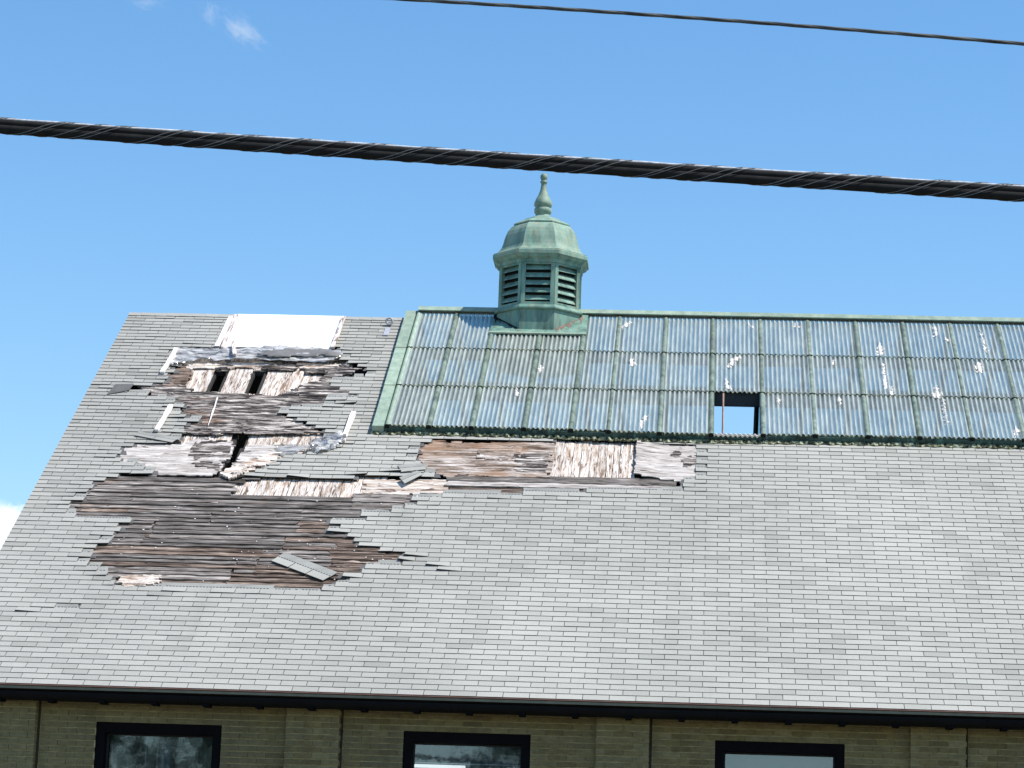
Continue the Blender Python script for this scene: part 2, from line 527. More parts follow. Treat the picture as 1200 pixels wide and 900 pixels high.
def torn(poly, n0, amp, res, thick, edge=0.5, seed=0, lift=None, freq=6.0):
    """an uneven sheet with torn edges lying on the slope"""
    us, vs = [q[0] for q in poly], [q[1] for q in poly]
    u0, v0 = min(us) - res, min(vs) - res
    nu, nv = int((max(us) - u0) / res) + 2, int((max(vs) - v0) / res) + 2
    ok = set()
    for i in range(nu):
        for j in range(nv):
            cu, cv = u0 + (i + .5) * res, v0 + (j + .5) * res
            d = noise.noise(Vector((cu * 9, cv * 14, seed))) * res * 2 * edge
            if inside(cu + d, cv + d * 0.5, poly):
                ok.add((i, j))
    b = Mb()
    idx = {}
    def vert(i, j, low):
        key = (i, j, low)
        if key not in idx:
            rr = random.Random((i * 7919 + j * 104729 + seed * 31) & 0xffffff)
            u = u0 + i * res + rr.uniform(-.28, .28) * res
            v = v0 + j * res + rr.uniform(-.28, .28) * res
            n = n0 + amp * noise.noise(Vector((u * freq * 0.4, v * freq, seed + 3.3))) + amp * 0.5 * rr.uniform(-1, 1) * 0.4
            if lift:
                n += lift(u, v)
            idx[key] = len(b.v)
            b.v.append(P(u, v, n - (thick if low else 0)))
        return idx[key]
    for (i, j) in ok:
        b.f.append((vert(i, j, 0), vert(i + 1, j, 0), vert(i + 1, j + 1, 0), vert(i, j + 1, 0)))
        b.f.append((vert(i, j + 1, 1), vert(i + 1, j + 1, 1), vert(i + 1, j, 1), vert(i, j, 1)))
        for di, dj, p, q in ((0, -1, (0, 0), (1, 0)), (1, 0, (1, 0), (1, 1)), (0, 1, (1, 1), (0, 1)), (-1, 0, (0, 1), (0, 0))):
            if (i + di, j + dj) not in ok:
                b.f.append((vert(i + p[0], j + p[1], 1), vert(i + q[0], j + q[1], 1), vert(i + q[0], j + q[1], 0), vert(i + p[0], j + p[1], 0)))
    b.r = [.5] * len(b.f)
    return b

# ---------------------------------------------------------------- ground
g = Mb()
g.quad((-6000, -6000, 0), (6000, -6000, 0), (6000, 6000, 0), (-6000, 6000, 0))
tag(g.build('ground', m_ground), kind='structure')

# ---------------------------------------------------------------- the brick building
X0, X1 = -1.0, 18.6
UE0, UE1 = -1.204, 18.8
WY = 0.40
hall = thing('brick_building', 'long olive brick hall with a damaged grey shingle roof', 'building', (8.8, 0.4, 0.0))
PIL = [(-0.60, 0.014), (2.96, 3.582), (6.56, 7.17), (10.153, 10.78), (13.76, 14.38), (17.35, 17.97)]
WIN = [(0.713, 2.195), (4.324, 5.802), (7.928, 9.412), (11.52, 13.0), (15.12, 16.6)]
WT, WB = 4.163, 2.45
b = Mb()
T = 0.3
FY = WY + 0.012
xs = [X0] + [x for p in WIN for x in p] + [X1]
for i in range(0, len(xs), 2):
    b.box(xs[i], xs[i + 1], FY, FY + T, 0, 4.5)
for a_, c_ in WIN:
    b.box(a_, c_, FY, FY + T, 0, WB)
    b.box(a_, c_, FY, FY + T, WT, 4.5)
DB = 2 * RY - WY
b.box(X0, X1, DB - T, DB, 0, 4.5)                       # rear wall
for x0 in (X0, X1 - T):                                 # gable walls
    i = len(b.v)
    pr = [(FY + T, 0), (DB - T, 0), (DB - T, EZ - 0.1), (RY, RZ - 0.25), (FY + T, EZ - 0.1)]
    b.prism(pr, x0, x0 + T)
wall = b.build('wall', m_mortar, hall)
BL, BH, MO = 0.203, 0.0715, 0.013
singles, rest = [], Mb()
def brick_row(x0, x1, z, yf, off):
    x = x0 - off
    while x < x1 - 0.03:
        a_, c_ = max(x + .003, x0), min(x + BL + 0.01 - .003, x1)
        x += BL + 0.01
        if c_ - a_ < 0.035:
            continue
        yield a_, c_
for z in [WT - 14 * BH + k * BH for k in range(18)]:
    k = round((z - WT) / BH)
    z1 = min(z + BH - MO, 4.437)
    if z1 - z < 0.02:
        continue
    segs = []
    bounds = [X0] + [x for p in PIL for x in p] + [X1]
    for i in range(0, len(bounds), 2):
        a0, a1 = bounds[i], bounds[i + 1]
        if a0 > X0:
            a0 += 0.045                                 # gap left for the painted shade strip beside each pier
        cuts = [(a0, a1)]
        if z < WT - 0.01:
            nc = []
            for (p, q) in cuts:
                for (w0, w1) in WIN:
                    if w0 > p and w1 < q:
                        nc += [(p, w0)]
                        p = w1
                nc.append((p, q))
            cuts = nc
        segs += [(p, q, WY) for p, q in cuts]
    for (p, q) in PIL:
        segs.append((p, q, WY - 0.10))
    for (p, q, yf) in segs:
        for a_, c_ in brick_row(p, q, z, yf, (k % 2) * 0.107):
            rec = (a_, c_, yf + R.uniform(-.002, .002), z, z1)
            if c_ - a_ > 0.19 and z > 3.6 and z1 - z > 0.05 and -0.4 < a_ < 11.6:
                singles.append(rec)
            else:
                rest.box(a_, c_, rec[2], FY + 0.01, z, z1)
singles.sort(key=lambda q: -q[0])
for q in singles[300:]:
    rest.box(q[0], q[1], q[2], FY + 0.01, q[3], q[4])
base_brick = {}
for q in singles[:300]:
    key = q[2] < WY - 0.05
    at = (q[0], q[2], q[3])
    if key not in base_brick:
        t = Mb()
        t.box(q[0], q[0] + BL + 0.004, q[2], q[2] + (0.12 if key else 0.02), q[3], q[4])
        base_brick[key] = t.build('brick', m_brick, wall, at=at)
    else:
        o = base_brick[key].copy()
        o.location = Vector(at) - ORG[wall.name]
        col.objects.link(o)
tag(rest.build('brick_facing', m_brick, wall), kind='stuff')
for (p, q) in PIL:
    t = Mb()
    t.box(p + 0.004, q - 0.004, WY - 0.10 + 0.012, FY, 0, 4.43)
    t.build('pilaster', m_mortar, hall)
for (p, q) in PIL[:-1]:
    t = Mb()
    t.box(q + 0.004, q + 0.034, FY - 0.005, FY, 0, 4.43)
    t.build('pier_shade_strip', m_pier_shade, hall)  # dark strip painting the shade at the right of each pier
# windows: black steel frame set 0.2 m deep, glass behind
for wi, (a_, c_) in enumerate(WIN):
    t = Mb()
    y0, y1 = WY + 0.02, WY + 0.215
    fw = 0.104
    t.box(a_, a_ + fw, y0, y1, WB, WT)
    t.box(c_ - fw, c_, y0, y1, WB, WT)
    t.box(a_ + fw, c_ - fw, y0, y1, WT - 0.12, WT)
    t.box(a_ + fw, c_ - fw, y0, y1, WB, WB + 0.1)
    wo_ = t.build('window', m_black, hall)
    t = Mb()
    i0, i1, zt, zb = a_ + fw, c_ - fw, WT - 0.12, WB + 0.1
    for (p, q, r_, s_) in ((i0, i0 + 0.018, zb, zt), (i1 - 0.018, i1, zb, zt), (i0 + 0.018, i1 - 0.018, zt - 0.018, zt), (i0 + 0.018, i1 - 0.018, zb, zb + 0.018)):
        t.box(p, q, y1 - 0.05, y1 - 0.022, r_, s_)
    t.build('sash', m_steel, wo_)
    t = Mb()
    t.box(i0 + 0.002, i1 - 0.002, y1 - 0.02, y1 - 0.014, zb, zt - 0.002)
    t.build('pane', m_wglass, wo_)
    t = Mb()
    t.box(a_ - 0.03, c_ + 0.03, WY - 0.05, WY + 0.06, WB - 0.07, WB - 0.003)
    t.build('sill', m_conc, wo_)
    if wi in (2, 3, 4):
        t = Mb()
        t.box(i0 - 0.05, i1 + 0.05, y1 + 0.06, y1 + 0.066, WB, WT - 0.02)
        t.build('blind', m_blind, wo_)
    elif wi == 1:
        t = Mb()
        rows = [[(i0 - 0.1 + k * 0.03, y1 + 0.35 + 0.05 * math.sin(k * 1.3) + 0.03 * math.sin(k * 0.37), z) for k in range(48)] for z in (WB, WT)]
        t.grid(rows)
        t.build('curtain', m_drape, wo_, smooth=True)
        t = Mb()
        t.box(i0 + 0.0, i0 + 0.60, y1 + 0.10, y1 + 0.14, 3.768, 3.806)
        lamp = t.build('fluorescent_lamp', m_tube, at=(i0 + .3, y1 + .12, 3.768))
        tag(lamp, 'lit white fluorescent tube seen through the middle window', 'lamp')
        t = Mb()
        t.box(i0 + 0.0, i1, y1 + 0.16, y1 + 0.18, 3.822, 3.834)
        t.build('transom', m_metal, wo_)
    else:
        for dx, ww in ((0.43, 0.012), (0.565, 0.016), (0.62, 0.03), (0.68, 0.05)):
            t = Mb()
            t.box(i0 + dx, i0 + dx + ww, y1 + 0.12, y1 + 0.13, WB, WT)
            t.build('curtain_strip', m_blind if ww < 0.02 else m_drape, wo_)
        t = Mb()
        rows = [[(i0 - 0.1 + k * 0.03, y1 + 0.8 + 0.04 * math.sin(k * 0.9), z) for k in range(48)] for z in (WB, WT)]
        t.grid(rows)
        t.build('curtain', m_drape, wo_, smooth=True)
t = Mb()
t.box(X0 + T, X1 - T, FY + T, DB - T, 0.02, 0.15)
t.build('floor', m_conc, hall)
t = Mb()
t.box(X0 + T, X1 - T, FY + T, DB - T, 4.5, 4.56)
t.build('ceiling', m_attic, hall)
# eave: drip edge, fascia, gutter, brackets
t = Mb()
t.prism([(-0.010, EZ - 0.018), (0.10, EZ - 0.018), (0.10, EZ + 0.03), (-0.010, EZ - 0.0100)], UE0, UE1)
t.build('drip_edge', m_drip, hall)
t = Mb()
t.prism([(0.006, EZ - 0.055), (0.12, EZ - 0.055), (0.12, EZ - 0.024), (0.006, EZ - 0.024)], UE0, UE1)
t.build('fascia', m_fascia, hall)
t = Mb()
pr = [(0.16, EZ - 0.058)] + [(0.10 - 0.085 * math.cos(q), EZ - 0.085 - 0.085 * math.sin(q)) for q in [x * math.pi / 2 / 6 for x in range(7)]] + [(0.30, EZ - 0.17), (0.385, EZ - 0.15), (0.385, EZ - 0.058)]
x = UE0
while x < UE1:
    t = Mb()
    x2 = min(x + 3.05, UE1)
    t.prism(pr, x, x2 - 0.004)
    t.build('gutter', m_gutter, hall)
    x = x2
t = Mb()
for k in range(33):
    x = -0.43 + k * 0.61
    at = (x, 0.1, EZ - 0.2)
    if k == 0:
        t.box(x, x + 0.075, 0.06, 0.30, EZ - 0.195, EZ - 0.16)
        br = t.build('gutter_bracket', m_black, hall, at=at)
    else:
        o = br.copy()
        o.location = Vector(at) - ORG[hall.name]
        col.objects.link(o)
for x in (-0.62 + 0.45, 3.05, 6.62, 7.2, 10.35):
    t = Mb()
    t.box(x, x + 0.03, 0.285, 0.30, 4.405, 4.43)
    t.build('clip', m_metal, hall)

# ---------------------------------------------------------------- roof
M1 = [(-0.648, 8.881), (-0.107, 9.072), (-0.124, 9.298), (-0.108, 9.826), (-0.213, 10.395), (2.257, 10.564), (2.365, 9.929), (2.617, 9.744), (2.867, 9.561), (2.279, 9.236), (2.305, 9.044), (2.536, 8.898), (2.720, 8.718), (2.282, 8.569), (2.319, 8.291), (1.707, 8.195), (1.748, 7.922), (2.016, 7.755), (2.318, 7.502), (2.505, 7.364), (2.429, 6.863), (2.199, 6.649), (1.877, 6.431), (1.308, 5.620), (-0.090, 5.541), (0.270, 5.836), (0.250, 6.058), (0.030, 6.101), (-0.300, 6.337), (-0.241, 6.626), (-0.175, 6.890), (0.363, 6.833), (0.478, 6.986), (0.346, 7.243), (0.308, 7.449), (0.501, 7.520), (0.458, 7.758), (0.338, 7.813), (0.260, 8.238), (0.049, 8.507), (-0.468, 8.605)]
M2 = [(-0.140, 5.785), (-0.377, 5.524), (-0.514, 5.245), (-0.626, 4.918), (-0.591, 4.656), (-0.411, 4.510), (0.237, 4.496), (0.356, 4.348), (0.254, 4.188), (0.179, 4.006), (0.007, 3.870), (0.015, 3.621), (-0.009, 3.374), (0.009, 3.083), (0.164, 2.972), (0.305, 2.813), (0.457, 2.657), (0.558, 2.475), (3.039, 2.573), (3.059, 2.738), (3.216, 2.841), (3.344, 3.014), (3.510, 3.238), (3.630, 3.317), (4.003, 3.267), (3.961, 3.457), (3.845, 3.621), (3.661, 3.708), (3.472, 3.821), (3.342, 3.987), (3.190, 4.054), (3.141, 4.177), (2.997, 4.093), (2.908, 4.264), (2.895, 4.442), (3.148, 4.559), (3.365, 4.805), (3.833, 4.936), (3.836, 5.226), (4.405, 5.445), (4.323, 5.956), (3.312, 6.008), (2.640, 5.833), (1.280, 5.783)]
M3 = [(3.980, 7.211), (3.797, 6.911), (3.821, 6.344), (3.988, 6.185), (4.243, 5.951), (4.327, 5.548), (4.742, 5.491), (5.784, 5.550), (6.322, 5.688), (7.320, 5.718), (7.395, 5.966), (7.643, 6.144), (7.632, 7.156), (7.571, 7.297), (6.795, 7.253), (6.741, 7.454), (5.712, 7.397), (5.542, 7.270)]
HOLES = [[(0.518, 9.651), (0.622, 9.656), (0.659, 8.881), (0.548, 8.874)], [(1.086, 9.682), (1.196, 9.688), (1.226, 8.817), (1.127, 8.811)], [(1.213, 7.524), (1.345, 7.532), (1.351, 6.972), (1.280, 6.968)], [(1.236, 6.449), (1.280, 6.968), (1.309, 6.941), (1.253, 6.001), (1.195, 5.998)]]
SKY_U0, SKY_U1, SKY_V0 = 3.10, 15.9, 7.42

roof = None
# inner deck, left open at the holes and under the skylight
def cells(cuts_u, cuts_v, keep):
    t = Mb()
    ids = {}
    def vid(i, j):
        if (i, j) not in ids:
            ids[(i, j)] = len(t.v)
            t.v.append(P(cuts_u[i], cuts_v[j], -0.14))
        return ids[(i, j)]
    for i in range(len(cuts_u) - 1):
        for j in range(len(cuts_v) - 1):
            if keep((cuts_u[i] + cuts_u[i + 1]) / 2, (cuts_v[j] + cuts_v[j + 1]) / 2):
                t.f.append((vid(i, j), vid(i + 1, j), vid(i + 1, j + 1), vid(i, j + 1)))
                t.r.append(.5)
    return t
hb = [(min(q[0] for q in h), max(q[0] for q in h), min(q[1] for q in h), max(q[1] for q in h)) for h in HOLES]
cu = sorted({UE0, UE1, SKY_U0 + 0.12, SKY_U1 - 0.12} | {x for h in hb for x in h[:2]})
cv = sorted({0.05, VR - 0.1, SKY_V0 + 0.1} | {x for h in hb for x in h[2:]})
def keep(u, v):
    if SKY_U0 + 0.1 < u < SKY_U1 - 0.1 and v > SKY_V0 + 0.05:
        return False
    return not any(h[0] < u < h[1] and h[2] < v < h[3] for h in hb)
t = cells(cu, cv, keep)
roof = t.build('roof', m_attic, hall, fix=False)
md = roof.modifiers.new('thickness', 'SOLIDIFY')
md.thickness = 0.05
md.offset = 1
# rear slope
t = Mb()
for (p, q, r_, s_) in ((UE0, SKY_U0, 0, VR), (SKY_U1, UE1, 0, VR), (SKY_U0, SKY_U1, 0, SKY_V0)):
    t.sbox(p, q, r_, s_ - (0.02 if s_ == VR else 0), -0.12, 0.0, pf=PB)
t.build('rear_slope', m_shingle_a, roof)
# barge boards at the gable ends
for x0 in (UE0 + 0.004, UE1 - 0.034):
    t = Mb()
    t.sbox(x0, x0 + 0.03, 0.05, VR - 0.05, -0.22, -0.016)
    t.build('barge_board', m_fascia, roof)

# the shingle courses
EXP, TAB, GAP = 0.127, 0.3048, 0.0068
NC = int(VR / EXP)
LIFT = [(4.112, 3.563), (4.328, 3.358), (4.499, 3.272), (-0.322, 1.918), (-0.191, 1.994), (-0.442, 1.889), (3.991, 3.483), (2.953, 5.202), (1.700, 5.917), (2.161, 5.943), (2.621, 5.969), (3.079, 6.023), (3.475, 6.101), (3.015, 4.296), (5.159, 0.534), (3.250, 0.733), (3.381, 0.511), (2.529, 9.444), (2.716, 9.454), (2.858, 9.527)]
LIFT = [(q[0], q[1], 0.016 + 0.014 * R.random()) for q in LIFT]
GONE = [(-0.129, 1.907)]
present, tabs = {}, []
def missing(u, v):
    if any(inside(u, v, m_) for m_ in (M1, M2, M3)):
        return True
    return SKY_U0 < u < SKY_U1 and v > SKY_V0 + 0.0
for k in range(NC + 1):
    v0 = k * EXP
    v1 = min(v0 + EXP, VR)
    j = -8
    row = []
    off = (k % 2) * TAB / 2 + R.uniform(-.006, .006)
    while True:
        ua, ub = j * TAB + off, (j + 1) * TAB + off
        j += 1
        if ua > UE1:
            break
        ua, ub = max(ua, UE0), min(ub, UE1)
        if ub - ua < 0.03:
            continue
        vm = (v0 + v1) / 2
        if v0 >= SKY_V0 - 0.06:                        # trim against the skylight
            if ua < SKY_U0 < ub:
                ub = SKY_U0 - 0.004
            elif ua < SKY_U1 < ub:
                ua = SKY_U1 + 0.004
            if ub - ua < 0.02:
                continue
        um = (ua + ub) / 2
        miss = missing(um, vm) or any(ua < q[0] < ub and v0 < q[1] < v1 for q in GONE)
        if not miss and (missing(ua + .02, vm) or missing(ub - .02, vm)):
            near = True                                # broken tabs along the damage
            if missing(ua + .06, vm) and R.random() < .6:
                ua = ua + R.uniform(.04, .16)
            elif missing(ub - .06, vm) and R.random() < .6:
                ub = ub - R.uniform(.04, .16)
        row.append([ua, ub, v0, v1, not miss])
    present[k] = row
field = Mb()
def near_damage(u, v):
    return any(missing(u + a_, v + c_) for a_, c_ in ((.3, 0), (-.3, 0), (0, .2), (0, -.2)) ) and not (SKY_U0 - .4 < u and v > SKY_V0 - .3)
def tab_corners(ua, ub, v0, v1, lift, curl, tilt):
    g_ = GAP / 2
    top = v1 + 0.02
    nl, nu, th = 0.004 + lift, -0.004, 0.0068
    a0, a1 = ua + g_, ub - g_
    return [P(a0, v0 + tilt, nl - th + max(curl, 0)), P(a1, v0 - tilt, nl - th + max(-curl, 0)), P(a1, top, nu - th), P(a0, top, nu - th),
            P(a0, v0 + tilt, nl + max(curl, 0)), P(a1, v0 - tilt, nl + max(-curl, 0)), P(a1, top, nu), P(a0, top, nu)]
tab_list = []
for k, row in present.items():
    for ua, ub, v0, v1, ok in row:
        if not ok:
            continue
        um, vm = (ua + ub) / 2, (v0 + v1) / 2
        lift = max(0, R.gauss(0, .0012))
        curl = R.uniform(-.001, .001)
        tilt = R.gauss(0, .0012)
        if um < 3.1 and vm > 3.0:                      # the older, curling left part
            lift += max(0, R.gauss(.0015, .0025)) * min(1, (vm - 3) / 5)
            tilt += R.gauss(0, .002)
        if near_damage(um, vm):
            lift += abs(R.gauss(.0, .002))
            curl += R.gauss(0, .004) if R.random() < .85 else R.gauss(0, .012)
        for q in LIFT:
            if ua < q[0] < ub and v0 < q[1] < v1:
                lift += q[2] * .12
                curl += q[2] * R.choice((-1, 1))
        tab_list.append((ua, ub, v0, v1, lift, curl, tilt))
full = [q for q in tab_list if q[1] - q[0] > .3 and q[2] < 0.9 and 1.5 < q[0] < 11.6 and q[4] < .02]
full.sort(key=lambda q: (q[2], -q[0]))
chosen = set(id(q) for q in full[:300])
proto = None
for q in tab_list:
    if id(q) in chosen:
        at = P(q[0], q[2], 0)
        if proto is None:
            t = Mb()
            t.hexa(tab_corners(q[0], q[0] + TAB, q[2], q[2] + EXP, .0005, 0, 0))
            proto = dark_edges(t.build('shingle', m_shingle, roof, at=at))
        else:
            o = proto.copy()
            o.location = Vector(at) - ORG[roof.name]
            o.rotation_euler = (R.gauss(0, .003), R.gauss(0, .002), R.gauss(0, .003))
            col.objects.link(o)
    else:
        field.hexa(tab_corners(*q), R.random() if R.random() > .12 else R.random() * .12)
tag(dark_edges(field.build('shingle_field', m_shingle_a, roof, attr=True, fix=False)), kind='stuff')
# felt under the courses, and the headlap bared where the course above is gone
felt, head, dash = Mb(), Mb(), Mb()
for k, row in present.items():
    runs = []
    for ua, ub, v0, v1, ok in row:
        if ok:
            if runs and abs(runs[-1][1] - ua) < .03:
                runs[-1][1] = ub
            else:
                runs.append([ua, ub, v0, v1])
    for ua, ub, v0, v1 in runs:
        e0 = R.uniform(.0, .09) if ua > UE0 + .02 and ua < SKY_U1 else 0
        e1 = R.uniform(.0, .09) if ub < UE1 - .02 and not (v0 > SKY_V0 - .1 and ub > SKY_U0 - .05) else 0
        felt.quad(P(ua - e0, v0 + .012, -.0125), P(ub + e1, v0 + .012, -.0125), P(ub + e1 * .6, v1 + .012, -.0125), P(ua - e0 * .5, v1 + .012, -.0125))
    if k + 1 in present:
        miss = [q for q in present[k + 1] if not q[4]]
        run = []
        for ua, ub, v0, v1, _ in miss + [(1e3, 1e3, 0, 0, 0)]:
            if run and (abs(run[-1][1] - ua) > .05 or len(run) >= 6):
                p, q = run[0][0], run[-1][1]
                vv = run[0][2]
                segs = [(max(p, c_[0]), min(q, c_[1])) for c_ in runs]
                for (p_, q_) in segs:
                    if q_ - p_ > .12 and R.random() < .97:
                        h = R.choice((.08, .12, .14, .16))
                        js = R.uniform(-.04, .04)
                        head.hexa([P(p_ + .006, vv - .02, -.014), P(q_ - .006, vv - .02, -.014), P(q_ - .006 + js, vv + h, -.014), P(p_ + .006 + js * .5, vv + h * R.uniform(.8, 1), -.014),
                                   P(p_ + .006, vv - .02, -.0085), P(q_ - .006, vv - .02, -.0085), P(q_ - .006 + js, vv + h, -.0075), P(p_ + .006 + js * .5, vv + h * R.uniform(.8, 1), -.0075)])
                        x = p_ + .03
                        while x < q_ - .04:
                            if R.random() < .93:
                                dash.quad(P(x, vv + .026, -.0062), P(x + .027, vv + .026, -.0062), P(x + .027, vv + .046, -.0060), P(x, vv + .046, -.0060))
                            x += .042
                run = []
            if ua < 100:
                run.append((ua, ub, v0, v1))
tag(felt.build('roofing_felt', m_felt, roof, fix=False), kind='stuff')
tag(head.build('bared_headlap', m_head, roof, fix=False), kind='stuff')
tag(dash.build('sealant_strip', m_dash, roof, fix=False), kind='stuff')
# ridge shingles left of the skylight and right of it
for (p, q) in ((UE0, SKY_U0 - 0.02), (SKY_U1 + 0.02, UE1)):
    x = p
    while x < q - .05:
        x2 = min(x + 0.2, q)
        t = Mb()
        h0 = .006 + R.uniform(0, .003)
        for pf in (P, PB):
            t.hexa([pf(x, VR - .11, h0), pf(x2 + .02, VR - .11, h0 - .004), pf(x2 + .02, VR, h0 - .004), pf(x, VR, h0),
                    pf(x, VR - .11, h0 + .007), pf(x2 + .02, VR - .11, h0 + .003), pf(x2 + .02, VR + .005, h0 + .003), pf(x, VR + .005, h0 + .007)])
        t.build('ridge_shingle', m_shingle, roof)
        x = x2

# -------- bared timber
# cream planks running up the slope, in four broken zones
def planks(u0, u1, v0, v1, holes=True, lean=0.0, nn=-0.06):
    u = u0
    while u < u1:
        w_ = R.uniform(.085, .14)
        e = R.uniform(0, .012)
        vv0, vv1 = v0 + R.uniform(-.03, .03), v1 + R.uniform(-.05, .05)
        u_a, u_b = u + e * .25 + .0025, u + w_ - .0025
        um = (u_a + u_b) / 2
        parts = [(vv0, vv1)]
        if holes:
            for h in hb:
                nxt = []
                for (a_, c_) in parts:
                    if h[0] - .03 < um < h[1] + .03 and a_ < h[3] and c_ > h[2]:
                        if h[2] - a_ > .06:
                            nxt.append((a_, h[2] - .01))
                        if c_ - h[3] > .06:
                            nxt.append((h[3] + .01, c_))
                    else:
                        nxt.append((a_, c_))
                parts = nxt
        for (a_, c_) in parts:
            n_ = nn + R.uniform(-.006, .008)
            board(u_a, u_b, a_, c_, n_, n_ + R.uniform(-.004, .004), .02, .006, .03, .12, .003, 'v').build('plank', m_cream, roof)
        u += w_
zone = lambda s: (min(q[0] for q in s), max(q[0] for q in s), min(q[1] for q in s), max(q[1] for q in s))
z1 = zone([(-0.013, 9.920), (2.196, 10.041), (0.228, 8.603), (2.371, 8.722)])
planks(z1[0] - .1, z1[1] + .1, z1[2] - .1, z1[3] + .15)
z2 = zone([(0.266, 7.531), (2.488, 7.477), (0.396, 6.831), (2.401, 6.886)])
planks(z2[0], z2[1] + .12, z2[2] - .15, z2[3] + .04)
z3 = zone([(1.430, 5.845), (3.301, 6.089), (1.510, 5.360), (3.375, 5.466)])
planks(z3[0], z3[1] + .1, z3[2] - .12, z3[3] + .12, False, nn=-.045)
z4 = zone([(5.552, 7.296), (6.745, 7.363), (5.626, 6.083), (6.784, 6.149)])
planks(z4[0], z4[1] - .02, z4[2] - .04, z4[3] + .01, False, nn=-.05)
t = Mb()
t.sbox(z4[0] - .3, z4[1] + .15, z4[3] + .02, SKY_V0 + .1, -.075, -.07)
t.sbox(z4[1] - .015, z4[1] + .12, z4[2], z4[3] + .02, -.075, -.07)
t.build('painted_gap_shade', m_black, roof)  # black strips in place of deep shadow under the curb and beside the plywood

# horizontal grey boards of the big bared patch, each lower edge lapping the board below
vlo, vhi = zone(M2)[2], zone([(1.794, 5.323), (1.802, 5.270)])[2]
v = vlo - .06
ri = 0
seams = [(3.123, 5.026), (0.618, 4.158), (0.562, 3.703), (3.463, 4.732), (2.372, 3.757), (1.326, 4.714), (2.122, 3.254), (0.830, 4.948), (3.058, 3.551), (0.153, 4.909), (1.846, 2.950), (2.489, 4.470)]
while v < zone([(-0.135, 5.758), (-0.123, 5.758)])[2] + .05:
    pitch = R.uniform(.10, .145)
    sp = [span_at(M2, v + d) for d in (.02, .07, .12)]
    sp = [q for q in sp if q]
    if sp:
        a_, c_ = min(q[0] for q in sp) - R.uniform(.05, .2), max(q[1] for q in sp) + R.uniform(.05, .2)
        if v > vhi - .02:
            c_ = min(c_, [(1.571, 5.635), (-7.713, 30.057)][0][0] + R.uniform(-.15, .1))   # above this the cream planks begin
        cut = sorted([a_] + [q[0] + R.uniform(-.02, .02) for q in seams if abs(q[1] - v) < .33 and a_ + .3 < q[0] < c_ - .3 and R.random() < .7] + [c_])
        for p, q in zip(cut[:-1], cut[1:]):
            t_ = R.uniform(-.004, .004)
            mid = (p + q) / 2
            rim = span_at(M2, v + .07)
            fresh = rim and ((q > rim[1] - .2 and v < zone([(3.044, 4.502), (3.055, 4.502)])[2] and q - p < 2.5) or v < vlo + .22)
            mt = m_brown if fresh or R.random() < .05 else m_grey
            board(p + .004, q - .004, v, v + pitch + .045, -.012 + t_, -.034 + t_, .016, .010, .03, .12, .0025).build('board', mt, roof)
    v += pitch
    ri += 1
for pg, mt in (([(3.006, 3.530), (3.043, 3.827), (3.352, 3.994), (3.968, 3.391), (3.632, 3.299), (3.518, 3.173), (3.296, 2.970)], m_brown), ([(-0.634, 4.949), (-0.148, 4.977), (0.198, 4.681), (-0.430, 4.541)], m_brown)):
    q = zone(pg)
    v = q[2]
    while v < q[3]:
        s2 = span_at(pg, v + .04)
        if s2:
            board(s2[0], s2[1], v, v + .15, -.0135, -.03, .012, .012, .05, .1, .003).build('board', mt, roof)
        v += .13
# seam pieces standing proud near the right end of the patch
for s_ in ([(3.096, 5.419), (3.800, 5.352), (3.797, 5.165), (3.108, 5.232)], [(3.126, 5.180), (3.811, 5.140), (3.797, 4.955), (3.148, 4.918)]):
    q = zone(s_)
    board(q[0], q[1], q[2], q[3] + .03, -.006, -.026, .018, .008, .015, .1).build('board', m_grey, roof)
# boards under the right-hand strip
def strip(pts_, mt, n1, n2, th=.02):
    q = zone(pts_)
    board(q[0], q[1], q[2], q[3], n1, n2, th, .010, .03, .12, .003).build('board', mt, roof)
strip([(4.303, 6.164), (4.326, 5.917)] + [(7.358, 6.116), (7.362, 5.872)][:0] + [(4.704, 5.938), (7.361, 5.926)], m_grey, -.016, -.036)
strip([(4.289, 5.942), (4.307, 5.752), (6.310, 5.948), (7.330, 5.762)][:2] + [(7.318, 5.815), (7.314, 6.005)], m_pale, -.012, -.034)
strip([(4.353, 5.755), (4.373, 5.540)] + [(7.296, 5.760), (7.299, 5.626)][:1], m_brown, -.016, -.036)
strip([(3.082, 5.439), (3.098, 5.306), (4.526, 5.361), (4.516, 5.467)], m_grey, -.014, -.034)
strip([(4.729, 5.641), (4.741, 5.507), (5.875, 5.545), (5.869, 5.652)], m_brown, -.014, -.03)
# torn sheets
def sheet(poly, n0, amp, mt, res=.045, th=.014, seed=1, lift=None, name='plywood_sheet', edge=.6, freq=6):
    return torn(poly, n0, amp, res, th, edge, seed, lift, freq).build(name, mt, roof, fix=False)
sheet([(-0.566, 8.966), (-0.073, 9.154), (0.400, 8.764), (0.776, 8.753), (1.157, 8.710), (1.630, 8.705), (1.851, 9.067), (1.928, 9.232), (2.326, 9.254), (2.513, 8.976), (2.307, 8.648), (2.325, 8.338), (1.728, 8.212), (1.753, 7.968), (2.037, 7.772), (2.335, 7.548), (2.319, 7.488), (1.458, 7.440), (1.008, 7.385), (0.418, 7.441), (0.311, 7.495), (0.511, 7.596), (0.443, 7.834), (0.336, 7.889), (0.263, 8.285), (0.045, 8.523), (-0.250, 8.633)], -.022, .016, m_rot, .05, .02, 3, None, 'plywood_sheet', .9, 9)
sheet([(1.908, 9.110), (2.326, 9.262), (2.516, 8.952), (2.733, 8.806), (2.720, 8.710), (1.914, 8.634), (1.805, 8.786)], -.006, .008, m_rot, .04, .016, 5)
sheet([(-0.238, 9.759), (-0.021, 9.904), (0.187, 9.387), (0.140, 9.093), (-0.141, 9.109)], -.03, .02, m_brown, .04, .016, 8, None, 'rotten_board', .9, 9)
